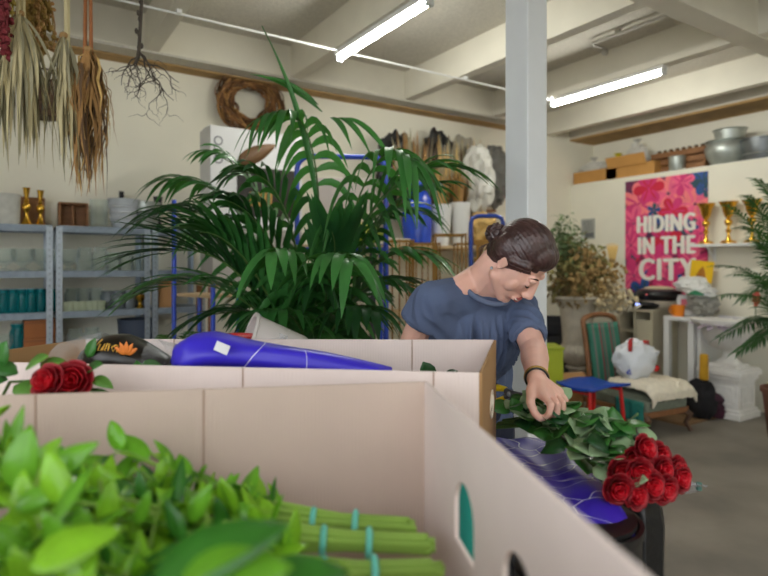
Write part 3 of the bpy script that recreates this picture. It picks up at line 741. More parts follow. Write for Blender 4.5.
t = thing('gold_bench', 'gold slatted stand with a broad top rail behind the woman\'s neck', 'display stand', at(492, 4.5), CRZ)
h = zat(240, 4.5)
for x in (-.11, -.02, .12):
    m = MB(); m.box((x, 0, h / 2), (.026, .026, h)); m.build('post', M_goldpaint, t)
for z in (h - .02, h - .16):
    m = MB(); m.box((.01, 0, z), (.3, .03, .04)); m.build('rail', M_goldpaint, t)
m = MB(); m.box((.01, 0, .02), (.3, .3, .03)); m.build('base', M_goldpaint, t)
# hand truck
t = thing('hand_truck', 'blue hand truck with a square handle behind the woman', 'hand truck', at(487, 3.95), CRZ)
h = zat(216, 3.95); w = .2
m = MB(); pts = [(-w / 2 - .01, 0, .1), (-w / 2 - .01, 0, h - .05), (-w / 2, 0, h - .015), (-w / 2 + .04, 0, h), (w / 2 - .04, 0, h), (w / 2, 0, h - .015), (w / 2 + .01, 0, h - .05), (w / 2 + .01, 0, .1)]
m.tube(pts, .015, 12); m.build('handle', mat('navy_enamel', (30, 62, 150), .35), t)
m = MB()
for z in (.4, .75, 1.1): m.box((0, 0, z), (w, .02, .03))
m.build('crossbar', M_blue, t)
m = MB(); m.box((0, -.11, .02), (.32, .22, .012)); m.build('toe_plate', M_blue, t)
for s in (-1, 1):
    m = MB(); m.lathe([(.04, -.025), (.1, -.025), (.12, 0), (.1, .025), (.04, .025), (.04, -.025)], (s * .16, .06, .122), 20, R=Matrix.Rotation(PI / 2, 3, 'Y')); m.build('wheel', M_black, t)
m = MB(); m.tube([(-.16, .06, .122), (.16, .06, .122)], .012, 8); m.box((0, .03, .122), (.22, .06, .03)); m.build('axle', M_blue, t)
# ---------------------------------------------------------------- bench behind the boxes, with pails and a fern
t = thing('work_bench', 'low work bench between the cartons and the palm', 'bench', C(-.55, 2.15), CRZ)
BT = .98
m = MB(); m.box((0, 0, BT - .02), (1.0, .5, .04)); m.build('top', M_board, t, bevel=.003)
for sx in (-1, 1):
    for sy in (-1, 1):
        m = MB(); m.box((sx * .46, sy * .21, BT / 2 - .02), (.05, .05, BT - .04)); m.build('leg', M_brown, t)
PAIL = [(0, 0), (.075, 0), (.078, .01), (.098, .2), (.106, .205), (.106, .215), (.094, .213), (.073, .015), (0, .015)]
t = thing('pail', 'white pail tipped on its side under the palm fronds', 'bucket', K(268, 0, 2.15) * 0 + C(-.42, 2.2, BT), CRZ)
R = Matrix.Rotation(.35, 3, 'Z') @ Matrix.Rotation(-1.22, 3, 'Y')
m = MB(); m.lathe(PAIL, (.1, .0, .104), 30, R=R)
lo = min(p.z for p in m.v); m.v = [p - V((0, 0, lo)) for p in m.v]; m.build('body', mat('ivory_plastic', (214, 208, 204), .5), t)
hp = [R @ V((.1 * math.cos(a), .1 * math.sin(a), .2 + .0)) + V((.1, 0, .104 - lo)) + R @ V((0, 0, -.1 * math.sin(a) * .4)) for a in [i * PI / 14 for i in range(15)]]
m = MB(); m.tube(hp, .003, 6); m.build('wire_handle', M_galv, t)
t = thing('pail', 'small red pail beside the tipped white pail', 'bucket', C(-.545, 2.12, BT), CRZ)
m = MB(); m.lathe([(r * .72, z * .75) for r, z in PAIL], n=26); m.build('body', M_red, t)
m = MB(); m.tube([(.074 * math.cos(a), -.02 - .05 * math.sin(a), .155 - .03 * math.sin(a)) for a in [i * PI / 10 for i in range(11)]], .003, 6); m.build('wire_handle', M_galv, t)
t = thing('pail', 'red pail with film around it between the small red and the white pail', 'bucket', C(-.43, 2.03, BT), CRZ)
m = MB(); m.lathe([(r * .6, z * .62) for r, z in PAIL], n=26); m.build('body', M_red, t)
m = MB(); m.lathe([(.052, .0), (.066, .1), (.085, .17), (.08, .16), (.06, .1)], n=24, flute=.08, nfl=6); m.build('film_collar', M_film, t)
t = thing('potted_fern', 'small green fern standing at the foot of the blue trolley post', 'plant', C(-.80, 2.2, BT), CRZ)
m = MB(); m.lathe([(0, 0), (.04, 0), (.055, .07), (.058, .075), (.05, .075), (.038, .01), (0, .06)], n=20); m.build('pot', mat('terracotta', (150, 88, 58), .8), t)
for k in range(11):
    a = rnd(0, 6.28); m = MB(); e = V((rnd(.1, .16) * math.cos(a), rnd(.1, .16) * math.sin(a), rnd(.08, .16)))
    pts = bez((0, 0, .06), (e.x * .5, e.y * .5, .19), e, 10); m.tube(pts, .0015, 4)
    for i in range(2, 11):
        tg = (pts[i] - pts[i - 1]).normalized(); sd = tg.cross(V((0, 0, 1))).normalized()
        for s in (-1, 1): m.leaf(pts[i], sd * s + tg * .5, V((0, 0, 1)), .05 * (1 - i / 14), .013, .2, 3)
    m.build('frond', mat('fern_green', (78, 128, 56), .5, .2, 10, transl=(90, 150, 50)), t)
# ---------------------------------------------------------------- palms
def frond(m, pts, nl, L, W, up=V((0, 0, 1)), droop=.5, start=.28, ang=.9, tw=0, fold=.28, rr=.008, endk=.45):
    """pinnate frond: rachis along pts, blades both sides"""
    k = len(pts) - 1
    m.tube(pts, [rr * (1 - .8 * i / k) for i in range(k + 1)], 7, m=1)
    for i in range(nl):
        u = start + (1 - start) * (i + .5) / nl
        f = u * k; j = min(k - 1, int(f)); p = pts[j].lerp(pts[j + 1], f - j)
        tg = (pts[min(k, j + 1)] - pts[j]).normalized()
        sd = tg.cross(up)
        if sd.length < .1: sd = tg.cross(V((.3, 1, .2)))
        sd.normalize(); nn = sd.cross(tg).normalized()
        prof = math.sin(PI * min(1, .18 + .82 * (u - start) / (1 - start)) ** .8)
        for s in (-1, 1):
            l = L * (endk + (1 - endk) * prof) * rnd(.88, 1.1)
            a = ang * (1.05 - .55 * (u - start) / (1 - start)) + rnd(-.06, .06)
            dr = (sd * s * math.sin(a) + tg * math.cos(a) + nn * .22).normalized()
            q = []; n = 7; dd = droop * rnd(.75, 1.25)
            for h in range(n + 1):
                z = h / n; q.append(p + dr * l * z * (1 - .12 * dd * z) + V((0, 0, -1)) * dd * l * z * z)
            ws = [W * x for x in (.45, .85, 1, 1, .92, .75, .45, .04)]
            m.strip(q, ws, nn, 0, fold)
def palm(t, specs, mats, L, W, M0):
    for s in specs:
        m = MB(); frond(m, s['p'], s.get('n', 26), s.get('L', L), s.get('W', W), s.get('up', V((0, 0, 1))), s.get('droop', .5), s.get('st', .3), s.get('ang', .95), rr=s.get('rr', .009))
        m.build('frond', [mats[s.get('c', 0)], M_stem], t, M=M0)
# big kentia palm (working frame points: pixel column, row, distance)
PB = K(314, 0, 2.85); PB.z = 0
t = thing('palm', 'big potted palm with long dark green fronds behind the open cartons', 'palm', CM @ PB, CRZ)
m = MB(); m.lathe([(0, 0), (.15, 0), (.16, .02), (.19, .34), (.205, .345), (.205, .38), (.185, .38), (.175, .3), (0, .3)], n=36); m.build('pot', mat('anthracite_pot', (54, 52, 54), .6, .1, 9), t)
m = MB(); m.lathe([(0, .3), (.178, .305), (.16, .33), (0, .34)], n=24); m.build('soil', mat('potting_soil', (52, 40, 32), .95, .3, 40, bump=.6), t)
def kb(mid, tip, r=.05, b=None):
    a = rnd(0, 6.28); s = V((PB.x + r * math.cos(a), PB.y + r * math.sin(a), .33))
    b = b or K(312 + rnd(-14, 14), rnd(330, 350), 2.85)
    return bez(s, b, K(*mid), 22, K(*tip))
S = []
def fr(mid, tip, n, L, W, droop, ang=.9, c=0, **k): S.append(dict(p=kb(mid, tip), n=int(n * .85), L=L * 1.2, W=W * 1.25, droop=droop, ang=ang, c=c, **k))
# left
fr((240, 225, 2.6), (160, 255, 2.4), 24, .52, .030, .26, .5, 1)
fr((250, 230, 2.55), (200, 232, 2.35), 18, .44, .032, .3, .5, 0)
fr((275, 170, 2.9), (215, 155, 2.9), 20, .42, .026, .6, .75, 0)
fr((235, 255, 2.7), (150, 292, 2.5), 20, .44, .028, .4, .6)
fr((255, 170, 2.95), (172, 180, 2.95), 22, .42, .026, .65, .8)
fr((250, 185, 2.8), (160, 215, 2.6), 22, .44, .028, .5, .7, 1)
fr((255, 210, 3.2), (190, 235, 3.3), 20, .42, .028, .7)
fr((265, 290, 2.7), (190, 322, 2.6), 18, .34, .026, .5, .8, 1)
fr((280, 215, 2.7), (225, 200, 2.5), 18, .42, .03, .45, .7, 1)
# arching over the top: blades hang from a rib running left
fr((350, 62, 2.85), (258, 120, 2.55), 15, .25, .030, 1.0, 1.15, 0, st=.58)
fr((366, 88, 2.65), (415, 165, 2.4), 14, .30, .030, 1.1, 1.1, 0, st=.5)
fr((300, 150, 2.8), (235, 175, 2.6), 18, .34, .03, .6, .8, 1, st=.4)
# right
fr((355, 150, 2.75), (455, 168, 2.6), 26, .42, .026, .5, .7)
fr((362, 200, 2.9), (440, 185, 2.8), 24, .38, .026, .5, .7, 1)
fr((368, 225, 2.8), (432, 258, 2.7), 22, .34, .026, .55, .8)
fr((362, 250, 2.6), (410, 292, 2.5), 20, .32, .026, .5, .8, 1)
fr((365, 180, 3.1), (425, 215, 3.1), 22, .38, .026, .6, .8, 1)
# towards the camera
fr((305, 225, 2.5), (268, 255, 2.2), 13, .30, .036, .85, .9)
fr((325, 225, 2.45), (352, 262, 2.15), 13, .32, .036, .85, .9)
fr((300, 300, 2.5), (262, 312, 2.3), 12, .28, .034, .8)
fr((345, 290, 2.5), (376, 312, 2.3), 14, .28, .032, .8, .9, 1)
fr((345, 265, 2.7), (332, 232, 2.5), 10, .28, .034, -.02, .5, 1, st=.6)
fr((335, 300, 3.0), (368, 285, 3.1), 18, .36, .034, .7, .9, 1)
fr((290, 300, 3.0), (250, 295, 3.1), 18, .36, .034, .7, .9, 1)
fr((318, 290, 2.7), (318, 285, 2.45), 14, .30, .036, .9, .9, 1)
palm(t, S, [M_green, M_green2], .4, .03, CM)
m = MB(); q = bez(K(318, 330, 2.85), K(332, 160, 2.8), K(262, 26, 2.6), 16)
m.tube([V((PB.x, PB.y, .33))] + q, [.01] + [.009 * (1 - i / 17) + .002 for i in range(17)], 7)
m.strip(q[6:], [.004, .02, .026, .03, .03, .028, .024, .018, .012, .006, .001], V((.3, -1, .1)), 0, .6)
m.build('spear_leaf', M_green, t, M=CM)
for (x0, y0, x1, y1, b) in [(322, 112, 249, 74, -14), (318, 105, 262, 76, -10), (330, 118, 352, 150, -16), (338, 118, 372, 158, -18), (345, 118, 397, 170, -22)]:
    m = MB(); q = bez(K(x0, y0, 2.78), K((x0 + x1) / 2, (y0 + y1) / 2 + b, 2.7), K(x1, y1, 2.6), 9)
    m.strip(q, [.006, .02, .028, .032, .032, .03, .024, .016, .008, .001], V((.2, -1, .5)), 0, .4); m.build('young_blade', M_green, t, M=CM)
# yellowing edge palm at the right
d2 = 4.55; PR = K(792, 0, d2); PR.z = 0
t = thing('palm', 'finely feathered palm at the right edge beside the white pedestal', 'palm', CM @ PR, CRZ)
m = MB(); m.lathe([(0, 0), (.15, 0), (.16, .02), (.2, .38), (.215, .385), (.215, .42), (.195, .42), (.185, .34), (0, .34)], n=36); m.build('pot', mat('rust_pot', (112, 72, 56), .7, .1, 9), t)
m = MB(); m.lathe([(0, .34), (.187, .345), (0, .38)], n=24); m.build('soil', mat('potting_soil', (52, 40, 32), .95, .3, 40, bump=.6), t)
S = []
for (a, b, c, e) in [((782, 235), 4.4, (728, 206), 4.2), ((775, 262), 4.5, (716, 266), 4.3), ((770, 285), 4.4, (722, 296), 4.2), ((782, 300), 4.3, (720, 338), 4.1), ((795, 200), 4.5, (755, 180), 4.4), ((795, 250), 4.3, (748, 240), 4.0), ((800, 220), 4.5, (840, 230), 4.4), ((785, 225), 4.7, (738, 228), 4.6), ((790, 270), 4.2, (735, 275), 4.0), ((785, 255), 4.7, (742, 300), 4.6), ((790, 320), 4.3, (738, 352), 4.2), ((800, 240), 4.1, (765, 215), 3.9), ((795, 300), 4.6, (750, 345), 4.5), ((780, 210), 4.4, (745, 196), 4.2), ((800, 290), 4.2, (775, 330), 3.9), ((780, 310), 4.5, (745, 322), 4.4)]:
    s0 = V((PR.x + rnd(-.04, .04), PR.y + rnd(-.04, .04), .37))
    S.append(dict(p=bez(s0, K(797, 330, d2), K(*a, b), 22, K(*c, e)), n=30, L=.2, W=.015, droop=.4, c=len(S) % 2, st=.42, rr=.006))
palm(t, S, [mat('fresh_green', (44, 92, 48), .5, .2, 5, transl=(80, 140, 50)), M_green2], .2, .014, CM)
# ---------------------------------------------------------------- poster on the right wall
XP = XR - .004
def wall_pt(px, py, X=XP): return PX(px, py, X)
tl, tr = wall_pt(625.5, 182), wall_pt(708, 171)
PW = tl.y - tr.y; PT = (tl.z + tr.z) / 2; PH = PW * 1.46
# local frame of the poster: x = to the right along the wall, z up, y = into the wall
PM = Matrix.Translation((XP, (tl.y + tr.y) / 2, PT - PH / 2)) @ Matrix.Rotation(-PI / 2, 4, 'Z')
t = thing('poster', 'large pink floral poster reading HIDING IN THE CITY on the right wall', 'poster', PM.translation, -PI / 2)
m = MB(); m.box((0, 0, 0), (PW, .006, PH)); m.build('sheet', mat('poster_ground', (52, 44, 84), .6, .0, 3, col2=(150, 30, 74)), t)
cols = [mat('print_pink', (238, 98, 138), .6, .1, 8), mat('print_coral', (244, 128, 132), .6, .08, 8), mat('print_crimson', (206, 30, 62), .6, .1, 8), mat('print_magenta', (214, 52, 118), .6, .1, 8), mat('print_blue', (44, 82, 150), .6, .1, 8), mat('print_teal', (40, 78, 92), .6, .1, 8)]
def clip_poly(m, pts, y, mi):
    pts = [(max(-PW / 2, min(PW / 2, x)), max(-PH / 2, min(PH / 2, z))) for x, z in pts]
    m.add([(x, y, z) for x, z in pts], [tuple(range(len(pts)))], mi)
m = MB(); lay = 0
def flower(x, z, r, mi, mc, np=6):
    global lay
    a0 = rnd(0, 2)
    for k in range(np):
        lay += 1; a = a0 + k * 2 * PI / np; pts = []
        for i in range(12):
            q = 2 * PI * i / 12; u = r * .55 + r * .5 * math.cos(q); w = r * .29 * math.sin(q) * (1 + .35 * math.cos(q))
            pts.append((x + u * math.cos(a) - w * math.sin(a), z + u * math.sin(a) + w * math.cos(a)))
        clip_poly(m, pts, -.0034 - lay * 4e-6, mi if k % 3 else mc)
        lay += 1; clip_poly(m, [(x + (px_ - x) * .8 * .9 + .12 * r * math.cos(a), z + (pz_ - z) * .8 * .9 + .12 * r * math.sin(a)) if 0 else (x + r * (.5 + .38 * math.cos(q)) * math.cos(a) - r * .06 * math.sin(q) * math.sin(a), z + r * (.5 + .38 * math.cos(q)) * math.sin(a) + r * .06 * math.sin(q) * math.cos(a)) for q in [2 * PI * i / 10 for i in range(10)]], -.0034 - lay * 4e-6, mc)
    for k in range(5):
        lay += 1; a = rnd(0, 6.28); q = r * .18
        clip_poly(m, [(x + q * (math.cos(a) + .4 * math.cos(b)), z + q * (math.sin(a) + .4 * math.sin(b))) for b in [i * PI / 4 for i in range(8)]], -.0034 - lay * 4e-6, mc)
for k in range(60):
    lay += 1; x, z = rnd(-.47, .47), rnd(-.68, .68); r = rnd(.04, .1)
    clip_poly(m, [(x + r * math.cos(b) * rnd(.6, 1), z + r * .6 * math.sin(b)) for b in [i * PI / 5 for i in range(10)]], -.0034 - lay * 4e-6, random.choice([2, 3, 4, 5, 5, 2]))
for x, z, r, a, b in [(.05, .5, .27, 1, 0), (.34, .36, .24, 1, 0), (-.3, .42, .24, 1, 3), (-.18, .58, .18, 3, 2), (-.36, .2, .2, 0, 3), (.1, .3, .16, 2, 3), (.42, .6, .15, 4, 5),
                      (-.4, -.05, .17, 3, 0), (.4, .05, .18, 0, 3), (.0, .0, .2, 3, 2), (-.1, -.25, .2, 0, 3), (.32, -.25, .2, 3, 0), (-.36, -.4, .2, 0, 3), (.1, -.56, .24, 3, 0), (-.25, -.6, .18, 4, 5), (.38, -.55, .2, 0, 1), (.2, .6, .14, 0, 3)]:
    flower(x, z, r, a, b)
for x, z in ((.12, .16), (.3, .14), (.44, .5), (-.02, .18), (-.12, .33)): flower(x, z, .08, 4, 5, 5)
m.build('printed_flowers', cols, t, smooth=False)
M_letter = mat('print_white', (240, 236, 226), .6)
def line(body, xc, zc, wid, hgt, off):
    l = text_mb(body, 1.0, .0, .0015, spacing=1.14)
    xs = [p.x for p in l.v]; ys = [p.y for p in l.v]; cx, cy = (min(xs) + max(xs)) / 2, (min(ys) + max(ys)) / 2
    sx, sy = wid / (max(xs) - min(xs)), hgt / (max(ys) - min(ys))
    l.v = [V(((p.x - cx) * sx + xc, -.0046 - (p.z + .0015) * .5, (p.y - cy) * sy + zc)) for p in l.v]
    return l
def plx(px): return (PM.inverted() @ wall_pt(px, 265)).x
def plz(px, py): return (PM.inverted() @ wall_pt(px, py)).z
for body, x0, x1, pyt, pyb, name in (('HIDING', 637, 696, 214, 232, 'lettering'), ('IN THE', 638, 696, 236, 254, 'lettering'), ('CITY', 639, 697, 258, 281, 'lettering')):
    a, b = plx(x0), plx(x1); xm = (x0 + x1) / 2
    # heavy condensed capitals: thicken by overprinting slightly shifted copies
    z1, z0 = plz(xm, pyt), plz(xm, pyb)
    mm = MB()
    for k, (dx, dz) in enumerate(((-.014, 0), (.014, 0), (0, .005), (0, -.005), (-.007, 0), (.007, 0))):
        l = line(body, (a + b) / 2 + dx, (z0 + z1) / 2 + dz, b - a - .028, z1 - z0 - .01, 0); mm.add([p - V((0, k * .0003, 0)) for p in l.v], l.f)
    mm.build(name, M_letter, t, smooth=False)
# note on the wall
c = wall_pt(588, 229)
t = thing('paper_note', 'grey printed note taped to the wall above the dried flower urn', 'note', c, -PI / 2)
m = MB(); m.box((0, -.001, 0), (.2, .003, .25)); m.build('sheet', mat('grey_paper', (166, 168, 162), .8), t)
m = MB()
for k in range(5): m.box((rnd(-.01, .01), -.003, .09 - k * .028), (.15 - rnd(0, .04), .001, .01))
m.box((.02, -.003, -.075), (.13, .001, .06)); m.build('print', mat('note_ink', (98, 102, 104), .8), t)
# trophy shelf
z = PX(720, 243.5, XR - .2).z
ya, yb = PX(690, 0, XR - .2).y, 2.2
t = thing('wall_shelf', 'white wall shelf carrying the gold trophies', 'shelf', (XR - .11, (ya + yb) / 2, z), 0)
m = MB(); m.box((0, 0, -.014), (.215, ya - yb, .028)); m.build('board', M_white, t, bevel=.002)
for y in (-.4, .35):
    m = MB(); m.box((.09, y, -.1), (.025, .02, .15)); m.box((.02, y, -.035), (.16, .02, .012)); m.beam((.085, y, -.16), (-.04, y, -.04), .012, .012); m.build('bracket', M_white, t)
for px, lab in ((706, 'gold trophy cup over the poster edge, leftmost on the shelf'), (728.5, 'gold trophy cup in the middle of the three on the shelf'), (752, 'gold trophy cup behind the palm leaf, rightmost on the shelf')):
    X = XR - .11; p = PX(px, 0, X); h = .41
    t = thing('trophy', lab, 'trophy', (X, p.y, z))
    m = MB(); m.lathe([(0, 0), (.072, 0), (.072, .014), (.06, .02), (.055, .03), (0, .03)], n=28); m.build('base', M_gold, t)
    m = MB(); m.lathe([(.03, .03), (.022, .05), (.014, .08), (.012, .1), (.024, .115), (.026, .13), (.012, .145), (.012, .17), (.03, .19), (.036, .21), (.03, .23), (.014, .245), (0, .245)], n=24); m.build('stem', M_gold, t)
    m = MB(); m.lathe([(0, .24), (.016, .245), (.034, .27), (.048, .31), (.058, .36), (.082, .4), (.09, .41), (.078, .404), (.05, .36), (.03, .28), (0, .26)], n=30); m.build('cup', M_gold, t)
# ---------------------------------------------------------------- things on the ledge of the right wall
LZ = 2.42
def led(px, X=XR + .2): return V((X, PX(px, 0, X).y, LZ))
def open_box(name, label, cat, px, w, dp, h, mt, X=XR + .16, rz=0, slits=0):
    t = thing(name, label, cat, led(px, X), rz)
    m = MB(); m.box((0, 0, .004), (dp, w, .008)); m.build('bottom', mt, t)
    for s in (-1, 1):
        m = MB(); m.box((s * dp / 2, 0, h / 2), (.007, w, h)); m.build('side_panel', mt, t)
        m = MB(); m.box((0, s * w / 2, h / 2), (dp, .007, h)); m.build('end_panel', mt, t)
    return t
M_ochbox = cardboard('ochre_board_box', (196, 144, 78))
open_box('carton', 'long open cardboard tray at the corner end of the ledge', 'box', 601, .62, .26, .15, M_ochbox)
t = open_box('carton', 'cardboard tray with torn flap in the middle of the ledge', 'box', 636, .62, .26, .15, M_ochbox)
m = MB(); m.box((-.18, .02, .19), (.004, .5, .13), R=Matrix.Rotation(-.35, 3, 'Y')); m.build('torn_flap', M_ochbox, t)
def lbag(px, X, r, mt, seed, label, z=.12):
    t = thing('plastic_bag', label, 'bag', led(px, X) + V((0, 0, z)))
    m = MB(); m.ell((0, 0, r[2]), r, 26, 16, nz=.34, nf=2.7, seed=seed); m.build('body', mt, t)
    m = MB(); m.lathe([(.03, -.05), (.014, 0), (.03, .04), (.05, .06), (.02, .03), (0, .02)], (0, 0, 2 * r[2]), 12, flute=.2, nfl=5); m.build('gathered_neck', mt, t)
lbag(594, XR + .2, (.11, .22, .11), M_baggy, 4, 'clear plastic bag lying in the long tray on the ledge', .06)
lbag(618, XR + .14, (.08, .1, .09), mat('yellow_film', (228, 214, 30), .35), 7, 'bright yellow bag in the tray on the ledge', .08)
lbag(637, XR + .2, (.09, .14, .17), M_baggy, 15, 'tall clear plastic bag beside the yellow one on the ledge', .06)
t = thing('wooden_crate', 'brown slatted wooden crate on the ledge beside the tin pots', 'crate', led(683, XR + .27))
for s in (-1, 1):
    m = MB(); m.box((0, s * .3, .12), (.24, .014, .24)); m.build('end_board', M_brown, t)
    for zz in (.05, .13, .21):
        m = MB(); m.box((s * .12, 0, zz), (.012, .6, .055)); m.build('slat', M_brown, t)
m = MB(); m.box((0, 0, .01), (.23, .59, .012)); m.build('bottom', M_brown, t)
m = MB()
m.box((-.06, 0, .245), (.03, .56, .012))
for k in range(8): m.box((-.06, -.25 + k * .07, .263), (.03, .03, .026))
m.build('notched_strip', M_umb, t)
POT = [(0, 0), (.13, 0), (.15, .03), (.19, .14), (.2, .22), (.175, .27), (.17, .29), (.2, .3), (.19, .3), (.16, .285), (.18, .22), (.14, .04), (0, .03)]
t = thing('tin_pot', 'short grey tin pot tucked in front of the wooden crate', 'pot', led(677, XR + .095))
m = MB(); m.lathe([(0, 0), (.075, 0), (.08, .01), (.085, .16), (.078, .16), (.072, .015), (0, .015)], n=28); m.build('body', M_tin, t)
m = MB(); m.lathe([(.084, .15), (.09, .157), (.084, .164)], n=28); m.build('rim_band', M_tin, t)
t = thing('tin_pot', 'large bulging galvanised pot on the ledge above the trophies', 'pot', led(727, XR + .21))
m = MB(); m.lathe([(r * 1.03, z * .85) for r, z in POT], n=40); m.build('body', M_tin, t)
for s in (-1, 1):
    m = MB(); m.tube([(-.1 * s * 0, s * (.195 + .03 * math.sin(a)), .15 + .05 * math.cos(a)) for a in [i * PI / 8 for i in range(9)]], .007, 8); m.build('handle', M_tin, t)
t = thing('tin_bowl', 'flared galvanised bowl sitting in the large bulging pot', 'bowl', led(730, XR + .21) + V((0, 0, .258)))
m = MB(); m.lathe([(0, 0), (.13, 0), (.135, .03), (.145, .1), (.16, .11), (.152, .11), (.138, .1), (.12, .035), (0, .012)], n=36); m.build('body', M_tin, t)
t = thing('tin_bucket', 'dark zinc tub at the right edge of the ledge', 'bucket', led(763, XR + .2))
m = MB(); m.lathe([(0, 0), (.17, 0), (.175, .01), (.19, .2), (.198, .205), (.198, .215), (.184, .213), (.165, .02), (0, .02)], n=36); m.build('body', mat('zinc_dark', (120, 124, 126), .4, .1, 9, metal=.8), t)
m = MB(); m.lathe([(.178, .06), (.184, .066), (.179, .072)], n=36); m.build('band', M_tin, t)
# ---------------------------------------------------------------- the urn with dried flowers
d = 6.0; UB = at(577, d)
t = thing('garden_urn', 'tall pale stone urn holding dried flowers beside the column', 'urn', UB)
zr = zat(297, d)
m = MB(); m.box((0, 0, .04), (.3, .3, .08)); m.lathe([(.15, .08), (.14, .1), (.11, .13), (.085, .2), (.08, .28), (.085, .31), (.12, .33), (.12, .345), (.08, .36), (0, .36)], n=40); m.build('foot', M_stone, t, bevel=.004)
m = MB(); m.lathe([(.0, .35), (.08, .355), (.12, .38), (.165, .43), (.185, .49), (.178, .53), (.165, .55), (.155, .57), (0, .57)], n=60, flute=.03, nfl=20); m.build('gadrooned_bowl', M_stone, t)
m = MB(); m.lathe([(0, .56), (.15, .565), (.148, .62), (.155, .75), (.172, zr - .12), (.2, zr - .06), (.235, zr - .02), (.25, zr - .01), (.246, zr + .012), (.22, zr + .012), (.17, zr - .06), (.14, .8), (0, .78)], n=48); m.build('neck', M_stone, t)
t = thing('dried_arrangement', 'big tangled arrangement of dried flowers filling the stone urn', 'dried flowers', UB + V((0, 0, zr - .2)))
MD = [mat('dry_moss', (140, 132, 80), .9, .2, 10), mat('dry_brown', (158, 130, 82), .9, .2, 10), mat('dry_cream', (214, 198, 160), .9, .1, 10), mat('dry_olive', (116, 114, 66), .9, .2, 10), mat('dry_dun', (118, 100, 66), .9, .2, 10)]
def spray(n, cen, rad, mt, name, kind, seed):
    m = MB(); cen = V(cen)
    for k in range(n):
        u = V((rnd(-1, 1), rnd(-1, 1), rnd(-1, 1)))
        while u.length > 1: u = V((rnd(-1, 1), rnd(-1, 1), rnd(-1, 1)))
        e = cen + V((u.x * rad[0], u.y * rad[1], u.z * rad[2]))
        b = V((rnd(-.1, .1), rnd(-.1, .1), .05)); pts = bez(b, (b + e) / 2 + V((0, 0, .15)), e, 5); m.tube(pts, [.003, .003, .0025, .002, .002, .001], 4)
        for j in range(7):
            p = pts[random.randint(2, 5)] + V((rnd(-.05, .05), rnd(-.05, .05), rnd(-.05, .05)))
            if kind == 'head': m.ell(p, (rnd(.012, .028),) * 3, 6, 4)
            else: m.leaf(p, V((rnd(-1, 1), rnd(-1, 1), rnd(-.8, 1))), V((rnd(-1, 1), rnd(-1, 1), 1)), rnd(.05, .12), rnd(.02, .045), .4, 3)
    m.build(name, mt, t, M=Matrix.Translation(UB + V((0, 0, zr - .2))) @ Matrix.Rotation(CRZ, 4, 'Z'))
spray(150, (-.02, -.05, .42), (.34, .25, .32), MD[0], 'moss_sprays', 'leaf', 1)
spray(150, (.08, -.12, .42), (.34, .25, .3), MD[1], 'brown_seed_heads', 'head', 2)
spray(60, (.32, -.12, .2), (.24, .25, .2), MD[2], 'cream_flowers', 'head', 3)
spray(130, (.0, -.05, .58), (.28, .2, .26), MD[3], 'olive_foliage', 'leaf', 4)
spray(70, (-.14, -.02, .82), (.16, .12, .24), mat('eucalyptus', (104, 128, 84), .8, .15, 8), 'green_sprig', 'leaf', 5)
spray(50, (-.12, -.05, .35), (.22, .2, .25), MD[4], 'dark_twigs', 'leaf', 6)
spray(36, (.42, -.1, .16), (.14, .15, .16), mat('dry_white', (222, 214, 192), .9, .1, 10), 'white_heads', 'head', 7)
m = MB()
for k in range(26):
    a = -.5 + k / 25 * 1.0; e = V((.33 + math.sin(a) * .13, -.1, .62 + .14 * math.cos(a))); m.strip([(.32, -.1, .48), ((.32 + e.x) / 2, -.11, (.46 + e.z) / 2), e], [.004, .01, .002], V((0, -1, 0)), 0, .2)
m.build('dried_fan', mat('fan_straw', (206, 172, 104), .85, .1, 9), t, M=Matrix.Translation(UB + V((0, 0, zr - .2))) @ Matrix.Rotation(CRZ, 4, 'Z'))
# pile beside the urn
t = thing('crate', 'lime green plastic crate standing behind the woman\'s forearm', 'crate', at(550, 5.2), CRZ)
m = MB(); m.box((0, 0, .33), (.15, .3, .66)); m.build('body', mat('lime_plastic', (176, 190, 40), .5), t, bevel=.006)
m = MB(); m.box((0, 0, .665), (.17, .32, .02)); m.build('rim', mat('lime_rim', (160, 174, 36), .5), t, bevel=.003)
t = thing('crate', 'dark slatted crate behind the lime green crate', 'crate', at(560, 6.6), CRZ)
for zz in (.1, .25, .4, .55, .7):
    m = MB(); m.box((0, -.2, zz), (.5, .015, .1)); m.build('slat', M_dark, t)
for s in (-1, 1):
    m = MB(); m.box((s * .25, 0, .4), (.03, .4, .8)); m.build('side_board', M_dark, t)
m = MB(); m.box((0, .2, .4), (.5, .015, .8)); m.build('back_board', M_dark, t)
t = thing('carton', 'open brown cardboard carton on the floor left of the urn', 'box', at(562, 5.45), CRZ + .2)
m = MB(); m.box((0, 0, .17), (.28, .3, .34)); m.build('body', mat('tan_board', (172, 122, 72), .8, .06, 9), t, bevel=.003)
m = MB(); m.box((0, -.2, .38), (.27, .1, .006), R=Matrix.Rotation(.6, 3, 'X')); m.build('flap', M_kraft, t)
m = MB(); m.lathe([(0, 0), (.1, 0), (.12, .02), (.13, .12), (.12, .12), (.1, .03), (0, .02)], n=26)
single(m, 'bowl', mat('cream_bowl', (214, 208, 190), .5), 'cream bowl on the floor behind the blue bench', 'bowl', at(571, 4.75))
